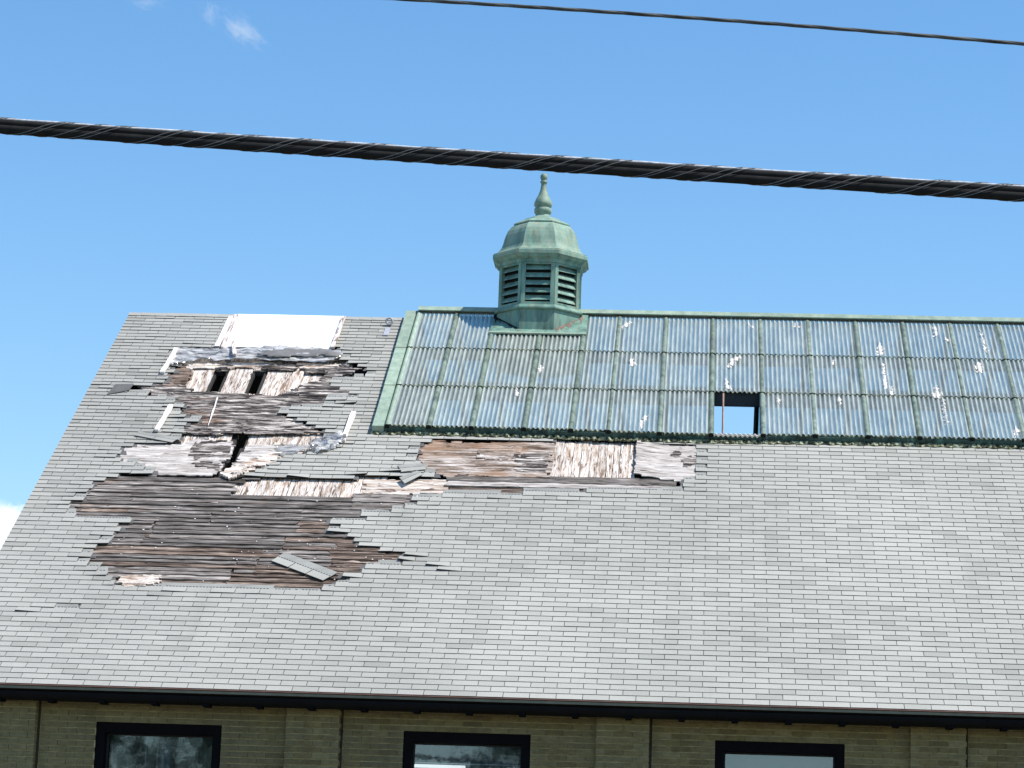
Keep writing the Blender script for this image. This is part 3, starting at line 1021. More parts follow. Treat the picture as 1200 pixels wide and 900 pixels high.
sheet([(2.099, 9.821), (2.368, 9.902), (2.611, 9.783), (2.561, 9.583), (2.306, 9.406), (2.236, 9.176), (2.153, 9.236)], -.02, .02, m_rot, .04, .016, 9, None, 'rotten_board', .9, 9)
sheet([(-0.193, 6.916), (0.475, 6.867), (0.761, 7.146), (1.194, 6.994), (1.246, 6.823), (1.187, 6.053), (1.100, 5.882), (0.426, 5.871), (0.223, 5.832), (0.268, 6.085), (-0.004, 6.154), (-0.301, 6.392), (-0.247, 6.652)], -.018, .010, m_pale, .05, .016, 11, None, 'plywood_sheet', .5, 5)
sheet([(0.671, 7.111), (1.199, 6.966), (1.244, 6.765), (1.187, 6.053), (0.833, 6.201), (0.664, 6.617)], -.0145, .014, m_rot, .05, .012, 12, None, 'plywood_sheet', 1.0, 9)
sheet([(1.402, 6.890), (1.889, 6.975), (2.213, 6.877), (2.195, 6.675), (1.904, 6.488), (1.536, 6.353), (1.317, 6.116)], -.016, .014, m_pale, .045, .014, 14, None, 'plywood_sheet', .8, 8)
sheet([(1.266, 6.003), (1.621, 6.417), (1.894, 6.631), (1.909, 6.376), (1.674, 6.082), (1.536, 5.853), (1.358, 5.732), (1.271, 5.838)], .018, .03, m_split, .04, .03, 17, None, 'splintered_board', 1.0, 12)
sheet([(1.374, 5.994), (1.571, 6.144), (1.546, 5.865), (1.385, 5.718)], .035, .03, m_split, .03, .025, 18, None, 'splintered_board', 1.0, 12)
for pg, mt in (([(0.017, 9.906), (0.530, 9.901), (0.539, 9.702), (0.115, 9.646)], m_split), ([(0.601, 9.938), (1.052, 9.997), (1.438, 9.984), (1.417, 9.784), (0.690, 9.711)], m_split), ([(1.633, 9.962), (2.364, 9.935), (2.313, 9.734), (1.725, 9.767)], m_split), ([(0.491, 9.832), (0.693, 9.844), (0.692, 9.546), (0.561, 9.572)], m_rot), ([(1.073, 9.864), (1.681, 9.898), (1.663, 9.665), (1.230, 9.674)], m_rot)):
    sheet(pg, -.034 if mt == m_split else -.026, .022, mt, .035, .014, 21, None, 'splintered_board', 1.2, 12)
sheet([(1.755, 9.736), (2.208, 9.761), (2.268, 9.502), (1.883, 9.546)], -.02, .03, m_rot, .04, .014, 22, None, 'splintered_board', 1.0, 10)
sheet([(0.309, 7.442), (0.744, 7.377), (1.462, 7.417), (2.370, 7.468), (2.477, 7.385), (1.480, 7.300), (0.645, 7.253), (0.354, 7.266)], -.012, .014, m_rot, .04, .016, 25, None, 'rotten_board', .9, 9)
sheet([(3.174, 5.901), (4.319, 5.993), (4.353, 5.506), (3.226, 5.469)], -.034, .006, m_split, .05, .014, 27, None, 'plywood_sheet', .3, 4)
sheet([(4.002, 7.229), (4.601, 7.175), (5.537, 7.344), (5.679, 7.352), (5.640, 6.046), (5.155, 6.074), (4.458, 6.117), (4.316, 6.026), (4.041, 6.232), (3.825, 6.416), (3.818, 6.928)], -.022, .014, m_bply, .05, .016, 31, None, 'plywood_sheet', .5, 6)
sheet([(4.620, 6.951), (5.226, 7.043), (5.203, 6.698), (4.944, 6.570), (4.643, 6.666)], -.012, .022, m_bply, .04, .012, 33, None, 'torn_veneer', 1.0, 11)
sheet([(5.103, 6.782), (5.567, 6.865), (5.603, 6.275), (5.211, 6.253)], -.0135, .014, m_rot, .05, .01, 34, None, 'torn_veneer', 1.0, 10)
ply = [(6.794, 7.282), (7.631, 7.184), (7.644, 6.117), (7.450, 6.051), (6.805, 6.207)]
pu = zone(ply)
sheet(ply, -.012, .005, m_pale, .05, .014, 36, lambda u, v: .035 * max(0, 1 - (u - pu[0]) / .35), 'plywood_sheet', .2, 4)
sheet([(7.272, 6.963), (7.387, 7.055), (7.436, 6.915), (7.321, 6.823)], -.004, .008, m_rot, .03, .010, 37, None, 'torn_veneer', 1.2, 12)
sheet([(7.416, 6.744), (7.576, 6.895), (7.615, 6.614), (7.489, 6.523)], -.004, .008, m_rot, .03, .010, 38, None, 'torn_veneer', 1.2, 12)

fl = Mb()
for _ in range(70):                                   # flakes of white paint scattered over the bared boards
    u, v = R.uniform(.2, 4.2), R.choice((R.uniform(3.3, 3.9), R.uniform(2.7, 5.4)))
    if inside(u, v, M2):
        s_ = R.uniform(.005, .016)
        fl.quad(P(u, v, -.004), P(u + s_ * 1.6, v + R.uniform(-.01, .01), -.004), P(u + s_ * 1.4, v + s_, -.002), P(u + R.uniform(-.01, .01), v + s_, -.003))
tag(fl.build('paint_flake', m_batten, roof, fix=False), kind='stuff')
# -------- loose pieces lying on the roof
def lying(name, label, cat, pts_, n0, th, mt, group=None, n1=None, sub=None):
    """a flat piece with four corners (u, v), its own thickness, resting on the slope"""
    n1 = n0 if n1 is None else n1
    ns = [n0, n0, n1, n1]
    bs = P(pts_[0][0], pts_[0][1], n0)
    t = Mb()
    t.hexa([P(q[0], q[1], n) for q, n in zip(pts_, ns)] + [P(q[0], q[1], n + th) for q, n in zip(pts_, ns)])
    return tag(t.build(name, mt, at=bs), label, cat, group)
def strip_shingle(label, cs, n, tabs_=3):
    """a torn-off strip: plain headlap half above, cut tabs below; corners low-left, low-right, up-right, up-left"""
    a_, b_, c_, d_ = [Vector(q) for q in cs]
    o = thing('loose_shingle', label, 'shingle', P(a_.x, a_.y, n))
    lerp = lambda s, t_: (a_ + (b_ - a_) * s) * (1 - t_) + (d_ + (c_ - d_) * s) * t_
    def piece(nm, s0, s1, t0, t1, mt, up=0.0):
        q = [lerp(s0, t0), lerp(s1, t0), lerp(s1, t1), lerp(s0, t1)]
        k = Mb()
        k.hexa([P(x.x, x.y, n + up) for x in q] + [P(x.x, x.y, n + up + .006) for x in q])
        return k.build(nm, mt, o)
    piece('headlap', 0, 1, .46, 1, m_head)
    for i in range(tabs_):
        piece('tab', i / tabs_ + .008, (i + 1) / tabs_ - .008, 0, .458, m_shingle)
    k = 0.01
    dm = Mb()
    while k < .97:
        q = [lerp(k, .50), lerp(k + .025, .50), lerp(k + .025, .55), lerp(k, .55)]
        dm.quad(*[P(x.x, x.y, n + .0075) for x in q])
        k += .05
    tag(dm.build('sealant_strip', m_dash, o), kind='stuff')
    return o
strip_shingle('grey shingle strip slid askew across the lower right of the bared boards', [(2.301, 3.323), (3.039, 2.805), (3.190, 3.039), (2.445, 3.562)], .006)
strip_shingle('grey shingle strip drooping over the top of the pale plywood patch', [(-0.198, 7.072), (0.383, 6.856), (0.448, 7.020), (-0.153, 7.207)], .02, 2)
lying('felt_flap', 'dark curled back flap of felt among the left shingles', 'roofing felt', [(-0.882, 8.503), (-0.593, 8.677), (-0.566, 8.918), (-0.837, 8.887)], .012, .006, m_felt)
strip_shingle('crumpled shingle piece hanging over the cream strip left of the brown plywood', [(3.741, 5.688), (3.961, 6.002), (3.869, 6.107), (3.652, 5.874)], .022, 1)
strip_shingle('darkened shingle piece tucked under the left edge of the brown plywood', [(3.654, 6.067), (3.990, 6.170), (3.901, 6.360), (3.583, 6.286)], .018, 1)
ws_ = [(0.433, 2.777), (0.684, 2.816), (0.983, 2.833), (1.002, 2.622), (0.845, 2.542), (0.638, 2.507), (0.509, 2.617)]
tag(torn(ws_, .012, .02, .03, .02, 1.0, 51, None, 12).build('wood_scrap', m_split, at=P(*ws_[5], 0), fix=False), 'small pinkish white splintered scrap at the bottom left of the bared boards', 'wood scrap')
def batten(label, line, wd, th, n0, mt=m_batten, group='white battens nailed to the roof'):
    (ua, va), (ub, vb) = line
    d = Vector((ub - ua, vb - va)).normalized()
    s_ = Vector((-d.y, d.x)) * wd / 2
    o = thing('batten', label, 'batten', P(ub, vb, n0), group)
    b_ = board(0, 1, 0, 1, 0, 0, .01)
    k = Mb()
    rows = []
    steps = 6
    for i in range(steps + 1):
        f_ = i / steps
        u, v = ua + (ub - ua) * f_, va + (vb - va) * f_
        j = [R.uniform(-.006, .006) for _ in range(3)]
        rows.append([P(u - s_.x + j[0], v - s_.y, n0), P(u - s_.x + j[0], v - s_.y, n0 + th + j[2] * .4), P(u + s_.x + j[1], v + s_.y, n0 + th + j[2] * .4), P(u + s_.x + j[1], v + s_.y, n0)])
    k.grid(rows, close=True)
    k.f += [(0, 1, 2, 3), tuple(steps * 4 + x for x in (3, 2, 1, 0))]
    k.r += [.5, .5]
    k.build('wood', mt, o)
    return o
batten('white batten pinning the left end of the clear plastic sheet', [(-0.186, 10.254), (-0.227, 9.318)], .062, .035, .02)
batten('white batten lying alone on the shingles below the felt flap', [(0.134, 8.130), (0.093, 7.220)], .06, .035, .02)
batten('bright white batten beside the crumpled plastic at right', [(2.767, 8.000), (2.742, 7.016)], .062, .04, .02)
batten('white wavy strip along the left edge of the white tarpaulin', [(0.426, 11.620), (0.398, 10.389)], .085, .03, .012)
batten('peeling brown and white batten on the left edge of the white tarpaulin', [(0.492, 11.626), (0.499, 10.293)], .05, .035, .034, m_old_batten)
batten('peeling batten on the right edge of the white tarpaulin', [(2.159, 11.644), (2.147, 10.383)], .055, .035, .034, m_old_batten)
batten('short grey stake standing up through the clear plastic below the tarpaulin', [(0.633, 10.464), (0.745, 9.944)], .055, .04, .06, m_old_batten)
batten('thin pale stick lying down over the dark rotten boards', [(0.731, 8.514), (0.771, 7.505)], .014, .012, .0, m_batten, None)
# white tarpaulin: from over the ridge down the slope
tp = [(0.484, 11.666), (2.166, 11.685), (2.137, 10.406), (0.476, 10.383)]
tr_ = thing('tarpaulin', 'bright white tarpaulin tacked over the ridge left of the skylight', 'tarpaulin', P(tp[3][0], tp[3][1], .02))
t = Mb()
rows = []
for i in range(13):
    f_ = i / 12
    row = []
    for j in range(25):
        g_ = j / 24
        lo_ = (tp[3][0] + (tp[2][0] - tp[3][0]) * g_, tp[3][1] + (tp[2][1] - tp[3][1]) * g_ + .03 * math.sin(g_ * 7))
        hi_ = (tp[0][0] + (tp[1][0] - tp[0][0]) * g_, VR + .012)
        n_ = .018 + .006 * noise.noise(Vector((g_ * 4, f_ * 5, 2)))
        row.append(P(lo_[0] + (hi_[0] - lo_[0]) * f_, lo_[1] + (hi_[1] - lo_[1]) * f_, n_))
    rows.append(row)
rows.append([PB(q[0], VR - .05, .022) for q in [(tp[0][0] + (tp[1][0] - tp[0][0]) * j / 24, 0) for j in range(25)]])
rows.append([PB(tp[0][0] + (tp[1][0] - tp[0][0]) * j / 24, VR - .7, .022) for j in range(25)])
t.grid(rows)
t.build('sheet', m_tarp, tr_, smooth=True)
# clear plastic
def film(name, label, poly, n0, amp, mt, seed, res=.05, freq=7, fold=None):
    pz = P(poly[0][0], poly[0][1], n0)
    t = torn(poly, n0, amp, res, .003, .3, seed, fold, freq)
    return tag(t.build(name, mt, at=pz, smooth=True, fix=False), label, 'plastic sheet')
film('plastic_sheet', 'torn clear plastic sheet sagging along the foot of the white tarpaulin', [(-0.190, 10.347), (0.354, 10.343), (0.994, 10.378), (1.368, 10.466), (1.890, 10.426), (2.321, 10.280), (2.300, 10.043), (2.191, 9.904), (1.458, 9.864), (0.947, 9.869), (0.302, 9.900), (-0.009, 9.783), (-0.150, 9.576), (-0.224, 9.838)], .03, .045, m_film, 41, .05, 8)
film('plastic_sheet', 'wad of crumpled clear plastic at the foot of the bright white batten', [(2.290, 6.845), (2.384, 7.025), (2.558, 7.152), (2.681, 7.306), (2.778, 7.105), (2.718, 6.841), (2.592, 6.718), (2.439, 6.624)], .05, .12, m_film, 43, .035, 16)
film('plastic_sheet', 'sheer plastic film spread over shingles left of the crumpled wad', [(1.816, 6.841), (2.326, 6.928), (2.413, 6.817), (2.120, 6.628), (1.910, 6.531)], .018, .008, m_sheer, 44, .06, 4)
foldp = [(1.026, 10.028), (1.255, 10.209), (1.589, 10.296), (1.976, 10.283), (2.316, 10.132), (2.278, 10.029), (2.006, 10.065), (1.443, 9.983)]
tag(torn(foldp, .06, .03, .05, .01, .2, 46, None, 5).build('folded_tarpaulin', plain('brown grey tarpaulin', (0.17, 0.16, 0.15), .5, .4), at=P(*foldp[0], .08), smooth=True, fix=False), 'dark grey fold of tarpaulin bulging below the white tarpaulin', 'tarpaulin')
# roof bracket near the ridge
bp = [(2.810, 11.594), (2.875, 11.032)]
br_ = thing('roof_bracket', 'small grey metal roof bracket near the ridge left of the skylight', 'bracket', P(bp[1][0], bp[1][1], .01))
t = Mb(); t.sbox(bp[1][0] - .04, bp[1][0] + .04, bp[1][1] - .02, bp[1][1] + .3, .012, .018); t.build('plate', m_metal, br_)
t = Mb()
c0 = Vector(P(bp[1][0] + .01, bp[1][1] + .42, .07))
rows = []
for i in range(14):
    q = 2 * math.pi * i / 14
    ring = []
    for j in range(6):
        s_ = 2 * math.pi * j / 6
        r_ = .05 + .016 * math.cos(s_)
        ring.append((c0.x + r_ * math.cos(q), c0.y + .016 * math.sin(s_), c0.z + r_ * math.sin(q)))
    rows.append(ring)
rows.append(rows[0])
t.grid(rows, close=True)
t.build('ring', m_metal, br_, smooth=True)

# ---------------------------------------------------------------- skylight
SN = 0.10
BARS = [3.314, 3.893, 4.489, 5.220, 5.876, 6.397, 7.104, 7.818, 8.535, 9.250, 9.972, 10.685, 11.395, 12.11, 12.82, 13.54, 14.25, 14.97, 15.68]
ROWS = [7.42, 8.868, 10.312, 11.74]
CP0, CP1, CPV = 4.465, 5.915, 10.92                    # copper saddle of the cupola
skyl = thing('skylight', 'long patinated copper skylight of corrugated glass along the ridge', 'skylight', P(9.5, SKY_V0, 0))
def shape(u, v):
    return SN + .0135 * math.sin(2 * math.pi * u / .0667)
def sag(u):
    return -.06 * math.exp(-((u - 7.6) / 1.3) ** 2)
def pane(u0, u1, v0, v1, pf, par, r):
    t = Mb()
    k = int((u1 - u0) / .0667 * 8)
    rr = []
    for v, dn in ((v0, .012), (v1, 0.0)):
        rr.append([pf(u0 + (u1 - u0) * i / k, v, shape(u0 + (u1 - u0) * i / k, v) + dn) for i in range(k + 1)])
    t.grid(rr)
    return t.build('pane', m_glass, par, smooth=True, fix=False)
def lap(u0, u1, v, pf, par, th=.009):
    t = Mb()
    k = int((u1 - u0) / .0667 * 6)
    us = [u0 + (u1 - u0) * i / k for i in range(k + 1)]
    t.grid([[pf(u, v + .01, shape(u, v) + .0135) for u in us], [pf(u, v - .006, shape(u, v) + .0135) for u in us], [pf(u, v - .006, shape(u, v) + .0125 - th) for u in us]])
    return t.build('lap_edge', m_lichen, par, fix=False)
OPEN = (7, 0)
for c in range(len(BARS) - 1):
    u0, u1 = BARS[c] + .02, BARS[c + 1] - .02
    for r in range(3):
        v0, v1 = ROWS[r], ROWS[r + 1] + (.05 if r < 2 else 0)
        if r == 0:
            v0 += sag((u0 + u1) / 2)
        if CP0 - .1 < (u0 + u1) / 2 < CP1 + .05 and r == 2:
            v1 = CPV + .03
        if (c, r) != OPEN:
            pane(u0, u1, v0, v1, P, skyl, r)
        if r:
            lap(u0, u1, v0, P, skyl)
        elif (c, r) != OPEN:
            lap(u0, u1, v0, P, skyl, .02)
        else:
            lap(u0, u1, v0 - .01, P, skyl, .03).data.materials[0] = m_splat
        if not (r < 3 and c == 7 and r == 1):
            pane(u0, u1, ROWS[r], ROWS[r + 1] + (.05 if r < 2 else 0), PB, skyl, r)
def bar(u, v0, v1, pf, par, mt, rad=.040, dn=0.0):
    t = Mb()
    rr = []
    for v, up_, s_ in ((v0, .006, 1.06), (v0 + .02, .006, 1.0), (v1, 0, .94)):
        rr.append([pf(u - rad * s_ * math.cos(q), v, SN - .02 + up_ + dn + rad * 1.25 * s_ * math.sin(q)) for q in [math.pi * j / 8 for j in range(9)]])
    t.grid(rr)
    t.f.append(tuple(range(9)))
    t.r.append(.5)
    return t.build('glazing_bar', mt, par, smooth=False)
for i, u in enumerate(BARS):
    for r in range(3):
        v0, v1 = ROWS[r] + (sag(u) if r == 0 else 0) - .02, ROWS[r + 1] - .015
        if r == 2 and CP0 - .02 < u < CP1 - .05:
            v1 = CPV - .02
        bar(u, v0, v1, P, skyl, m_pcopper if i == 0 else m_bar)
        t = Mb()
        t.sbox(u - .036, u + .036, v0 - .016, v0 - .001, SN - .02, SN + .032)
        t.build('bar_end', m_void, skyl)
        bar(u, ROWS[r], v1 + .01, PB, skyl, m_bar)
# curb: front fascia, verdigris apron, left and right flashing
x = SKY_U0
while x < SKY_U1:
    x2 = min(x + 1.83, SKY_U1)
    t = Mb()
    d = sag((x + x2) / 2)
    d0, d1 = sag(x), sag(x2)
    t.hexa([P(x, SKY_V0 - .015 + d0, -.01), P(x2 - .004, SKY_V0 - .015 + d1, -.01), P(x2 - .004, SKY_V0 + .05 + d1, -.01), P(x, SKY_V0 + .05 + d0, -.01),
            P(x, SKY_V0 - .015 + d0, SN - .012), P(x2 - .004, SKY_V0 - .015 + d1, SN - .012), P(x2 - .004, SKY_V0 + .05 + d1, SN - .012), P(x, SKY_V0 + .05 + d0, SN - .012)])
    t.build('curb', m_dcopper, skyl)
    x = x2
t = Mb()
k = int((SKY_U1 - SKY_U0) / .012)
us = [SKY_U0 - .03 + (SKY_U1 - SKY_U0 + .06) * i / k for i in range(k + 1)]
t.grid([[P(u, SKY_V0 - .012 + sag(u), .03) for u in us], [P(u, SKY_V0 - .055 + sag(u), .022 + .012 * math.sin(u * 62) * (1 + .5 * math.sin(u * 9.1))) for u in us], [P(u, SKY_V0 - .085 + sag(u) + .012 * math.sin(u * 31), .016 + .006 * math.sin(u * 62)) for u in us], [P(u, SKY_V0 - .085 + sag(u) + .012 * math.sin(u * 31), -.006) for u in us]])
t.build('apron', m_lichen, skyl, fix=False)
for (ua, ub, fl) in ((SKY_U0, 3.285, 1), (15.71, SKY_U1, 0)):
    for r in range(3):
        v0, v1 = ROWS[r] - (.0 if r else .03), ROWS[r + 1] - .006
        if r == 2:
            v1 = VR + .07
        t = Mb()
        t.hexa([P(ua, v0, -.02), P(ub - .02 * fl, v0, -.02), P(ub - .02 * fl, v1, -.02), P(ua, v1, -.02),
                P(ua + .004, v0, SN + .012), P(ub - .02 * fl, v0, SN + .012), P(ub - .02 * fl, v1, SN + .004), P(ua + .004, v1, SN + .004)])
        t.build('side_flashing', m_pcopper, skyl)
        t = Mb()
        t.sbox(ua, ub + .03 * fl, v0, v1, -.02, SN + .008, pf=PB)
        t.build('side_flashing', m_pcopper, skyl)
x = 3.30
while x < SKY_U1:
    x2 = min(x + 2.4, SKY_U1)
    if x < CP0 < x2:
        segs = [(x, CP0 + .1)]
    else:
        segs = [(x, x2)]
    for (p, q) in segs:
        t = Mb()
        ap = RZ + SN / CA
        t.prism([(RY - .115, ap - .012), (RY - .12, ap - .002), (RY - .03, ap + .075), (RY + .03, ap + .075), (RY + .12, ap - .002), (RY + .115, ap - .012)], p, q - .003)
        t.build('ridge_cap', m_pcopper, skyl)
    x = x2
# steel below the glass
for v in (8.93, 10.37):
    for pf, nm in ((P, 'purlin'), (PB, 'purlin')):
        q = pf(0, v, SN - .03)
        t = Mb()
        dz = .195 if v < 9 else .16
        t.box(SKY_U0 + .1, SKY_U1 - .1, q[1] - .03, q[1] + .03, q[2] - dz, q[2] - .012)
        t.build(nm, m_steel, skyl)
pz = [(8.453, 9.616), (8.431, 9.089)]
t = Mb(); t.hexa([(pz[1][0] - .013, 7.6, pz[1][1] - .5), (pz[1][0] + .013, 7.6, pz[1][1] - .5), (pz[1][0] + .013, 7.64, pz[1][1] - .5), (pz[1][0] - .013, 7.64, pz[1][1] - .5),
                (pz[0][0] - .013, 7.6, pz[0][1]), (pz[0][0] + .013, 7.6, pz[0][1]), (pz[0][0] + .013, 7.64, pz[0][1]), (pz[0][0] - .013, 7.64, pz[0][1])])
t.build('post', m_steel, skyl)
pz = [(7.983, 9.595), (7.983, 9.002)]
t = Mb()
t.grid([[(q[0] + .013 * math.cos(s_), 7.0 + .013 * math.sin(s_), q[1]) for s_ in [x * math.pi / 4 for x in range(8)]] for q in pz], close=True)
t.build('rusty_rod', m_rust, skyl)
# white bird lime and broken flakes on the panes
def lime(poly, seed, dn=.0145):
    cx_, cy_ = sum(q[0] for q in poly) / len(poly), sum(q[1] for q in poly) / len(poly)
    poly = [(cx_ + (q[0] - cx_) * .85, cy_ + (q[1] - cy_) * .95) for q in poly]
    t = torn(poly, 0, 0, .016, .002, 1.6, seed)
    t.f = [q for i, q in enumerate(t.f) if random.Random(seed * 977 + i // 6).random() > .12]
    o0 = []
    for q in t.v:
        u = q[0]
        v = q[1] * CA + (q[2] - EZ) * SA
        n = -q[1] * SA + (q[2] - EZ) * CA
        o0.append(P(u, v, shape(u, v) + dn + n + .002))
    t.v = o0
    if t.f:
        t.build('white_splash', m_splat, skyl, fix=False)
LIME = [[(10.220, 10.423), (10.295, 10.935), (10.337, 10.767), (10.358, 10.431), (10.242, 10.358)], [(10.292, 10.096), (10.342, 10.098), (10.328, 9.100), (10.276, 9.034)], [(10.940, 8.821), (11.022, 9.328), (11.066, 9.078), (11.112, 8.862), (11.033, 8.765)], [(11.623, 10.005), (11.701, 10.206), (11.780, 10.112), (11.741, 9.784), (11.667, 9.780)], [(11.120, 11.568), (11.172, 11.571), (11.169, 11.154), (11.118, 11.151)], [(11.294, 11.126), (11.366, 11.061), (11.345, 10.958), (11.274, 11.022)], [(11.847, 11.537), (11.868, 11.020), (11.878, 10.548), (11.841, 10.545), (11.817, 11.017)], [(9.028, 11.631), (9.118, 11.600), (9.139, 11.425), (9.037, 11.455)], [(6.422, 11.278), (6.518, 11.495), (6.595, 11.535), (6.574, 11.392), (6.451, 11.210)], [(6.597, 9.926), (6.653, 10.128), (6.702, 9.800), (6.617, 9.730)], [(8.035, 9.808), (8.110, 10.141), (8.235, 10.248), (8.273, 10.150), (8.135, 10.010), (8.085, 9.745)], [(7.987, 9.160), (8.036, 9.419), (8.073, 9.101), (8.122, 8.915), (8.037, 8.942)], [(6.808, 7.561), (6.846, 7.892), (6.939, 7.987), (6.898, 7.745), (6.847, 7.445)], [(5.002, 8.523), (5.026, 8.870), (5.076, 8.684), (5.041, 8.494)], [(5.265, 9.557), (5.312, 9.790), (5.379, 9.531), (5.310, 9.430)], [(9.559, 10.121), (9.600, 10.223), (9.604, 9.992), (9.566, 9.957)], [(8.738, 8.637), (8.777, 8.764), (8.797, 8.517), (8.760, 8.454)], [(9.608, 8.686), (9.660, 8.781), (9.650, 8.503), (9.612, 8.440)], [(10.368, 9.165), (10.422, 9.263), (10.414, 8.885), (10.365, 8.883)], [(11.081, 8.767), (11.105, 8.769), (11.101, 7.861), (11.065, 7.859)], [(11.979, 7.704), (12.063, 7.855), (12.059, 7.562), (11.981, 7.470)], [(8.343, 11.594), (8.407, 11.456), (8.444, 11.318), (8.393, 11.315)]]
for i, q in enumerate(LIME):
    lime(q, 60 + i)

# ---------------------------------------------------------------- cupola
CX, CY, CZ = 5.159, RY, RZ
cup = thing('cupola', 'green copper octagonal cupola with louvres and bell dome on the ridge', 'cupola', (CX, CY, CZ + .1))
def octo(Rr, z, tw=0.0):
    return [(CX + Rr * math.sin(math.radians(22.5 + 45 * i)), CY - Rr * math.cos(math.radians(22.5 + 45 * i)), CZ + z) for i in range(8)]
def turn(rings, name, mt, cap=True):
    t = Mb()
    t.grid([octo(r_, z) for r_, z in rings], close=True)
    if cap:
        n = len(t.v)
        t.f.append(tuple(range(8)))
        t.f.append(tuple(range(n - 8, n)))
        t.r += [.5, .5]
    return t.build(name, mt, cup)
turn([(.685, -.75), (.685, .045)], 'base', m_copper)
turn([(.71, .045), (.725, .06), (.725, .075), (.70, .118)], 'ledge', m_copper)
turn([(.60, .118), (.60, .80)], 'inner_drum', m_void)
turn([(.66, .775), (.685, .785), (.69, .83), (.74, .86), (.765, .895)], 'cornice', m_copper)
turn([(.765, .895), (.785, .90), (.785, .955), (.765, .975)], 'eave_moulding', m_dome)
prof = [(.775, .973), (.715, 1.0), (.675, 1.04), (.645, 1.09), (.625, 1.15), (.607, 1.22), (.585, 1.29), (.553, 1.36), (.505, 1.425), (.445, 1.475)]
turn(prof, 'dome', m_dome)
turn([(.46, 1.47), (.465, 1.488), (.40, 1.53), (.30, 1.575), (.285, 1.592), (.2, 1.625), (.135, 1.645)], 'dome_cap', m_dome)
t = Mb()
fin = [(.15, 1.64), (.115, 1.66), (.11, 1.70), (.132, 1.715), (.135, 1.78), (.115, 1.795), (.118, 1.81), (.14, 1.83), (.138, 1.875), (.115, 1.935), (.08, 2.0), (.052, 2.08), (.042, 2.15), (.04, 2.19), (.056, 2.205), (.056, 2.222), (.036, 2.235), (.048, 2.255), (.058, 2.285), (.054, 2.32), (.035, 2.345), (.008, 2.357)]
t.grid([[(CX + r_ * math.cos(math.pi * j / 8), CY + r_ * math.sin(math.pi * j / 8), CZ + z) for j in range(16)] for r_, z in fin], close=True)
t.build('finial', m_dome, cup, smooth=True)
FR = .672
fa = FR * math.cos(math.radians(22.5))
fh = FR * math.sin(math.radians(22.5))
for i in range(8):
    ang = math.radians(45 * i)
    nx, ny = math.sin(ang), -math.cos(ang)
    tx, ty = math.cos(ang), math.sin(ang)
    def Q(s_, d, z):
        return (CX + tx * s_ + nx * d, CY + ty * s_ + ny * d, CZ + z)
    def fb(t, s0, s1, d0, d1, z0, z1):
        t.hexa([Q(s0, d1, z0), Q(s1, d1, z0), Q(s1, d0, z0), Q(s0, d0, z0), Q(s0, d1, z1), Q(s1, d1, z1), Q(s1, d0, z1), Q(s0, d0, z1)])
    t = Mb()
    pw = .066
    fb(t, -fh + .004, -fh + pw, fa - .06, fa, .118, .776)
    fb(t, fh - pw, fh - .004, fa - .06, fa, .118, .776)
    fb(t, -fh + pw, fh - pw, fa - .06, fa - .003, .118, .165)
    fb(t, -fh + pw, fh - pw, fa - .06, fa - .003, .755, .776)
    fr_ = t.build('louvre_frame', m_copper, cup)
    for k in range(5):
        z = .172 + k * .118
        t = Mb()
        jz = R.uniform(-.006, .006)
        s0, s1 = -fh + pw + .002, fh - pw - .002
        t.hexa([Q(s0, fa - .012, z + .022 + jz), Q(s1, fa - .012, z + .022 - jz), Q(s1, fa - .075, z + .105), Q(s0, fa - .075, z + .105),
                Q(s0, fa - .016, z + .040 + jz), Q(s1, fa - .016, z + .040 - jz), Q(s1, fa - .075, z + .118), Q(s0, fa - .075, z + .118)])
        t.build('slat', m_copper, fr_)
# copper saddle under the drum on both slopes
for pf in (P, PB):
    t = Mb()
    t.sbox(CP0, CP1, CPV, VR + .068, SN + .022, SN + .034, pf=pf)
    t.build('saddle_flashing', m_copper, cup)
    t = Mb()
    t.sbox(CP0 - .01, CP1 + .01, CPV - .02, CPV + .03, SN + .02, SN + .046, pf=pf)
    t.build('saddle_bead', m_pcopper, cup)
# torn fringe of old tar along the slanting joints at the foot of the drum
m_tar = plain('brown tar stain', (0.24, 0.165, 0.135), .9, .1, .4, 12)
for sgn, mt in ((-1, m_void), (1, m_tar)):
    t = Mb()
    for k in range(15):
        f_ = k / 14
        s_ = .30 + (.66 - .30) * f_
        vv = CPV + .23 + (VR - .10 - CPV - .23) * f_ * .9
        L_ = R.choice((.07, .1, .14, .2, .28)) * R.uniform(.7, 1.2)
        a_ = CX + sgn * s_
        w_ = R.uniform(.014, .03)
        t.hexa([P(a_ - .02, vv - .03, SN + .033), P(a_ + .02, vv - .03, SN + .033), P(a_ + .02, vv + .04, SN + .033), P(a_ - .02, vv + .04, SN + .033),
                P(a_ - .02, vv - .03, SN + .042), P(a_ + .02, vv - .03, SN + .042), P(a_ + .02, vv + .04, SN + .045), P(a_ - .02, vv + .04, SN + .045)])
        i = len(t.v)
        t.v += [P(a_ - w_ * .9, vv - .028, SN + .041), P(a_ + w_ * .9, vv - .028, SN + .041), P(a_ + sgn * .01, vv - L_, SN + .038)]
        t.f.append((i, i + 1, i + 2)); t.r.append(.5)
    t.build('tar_fringe', mt, cup, fix=False)

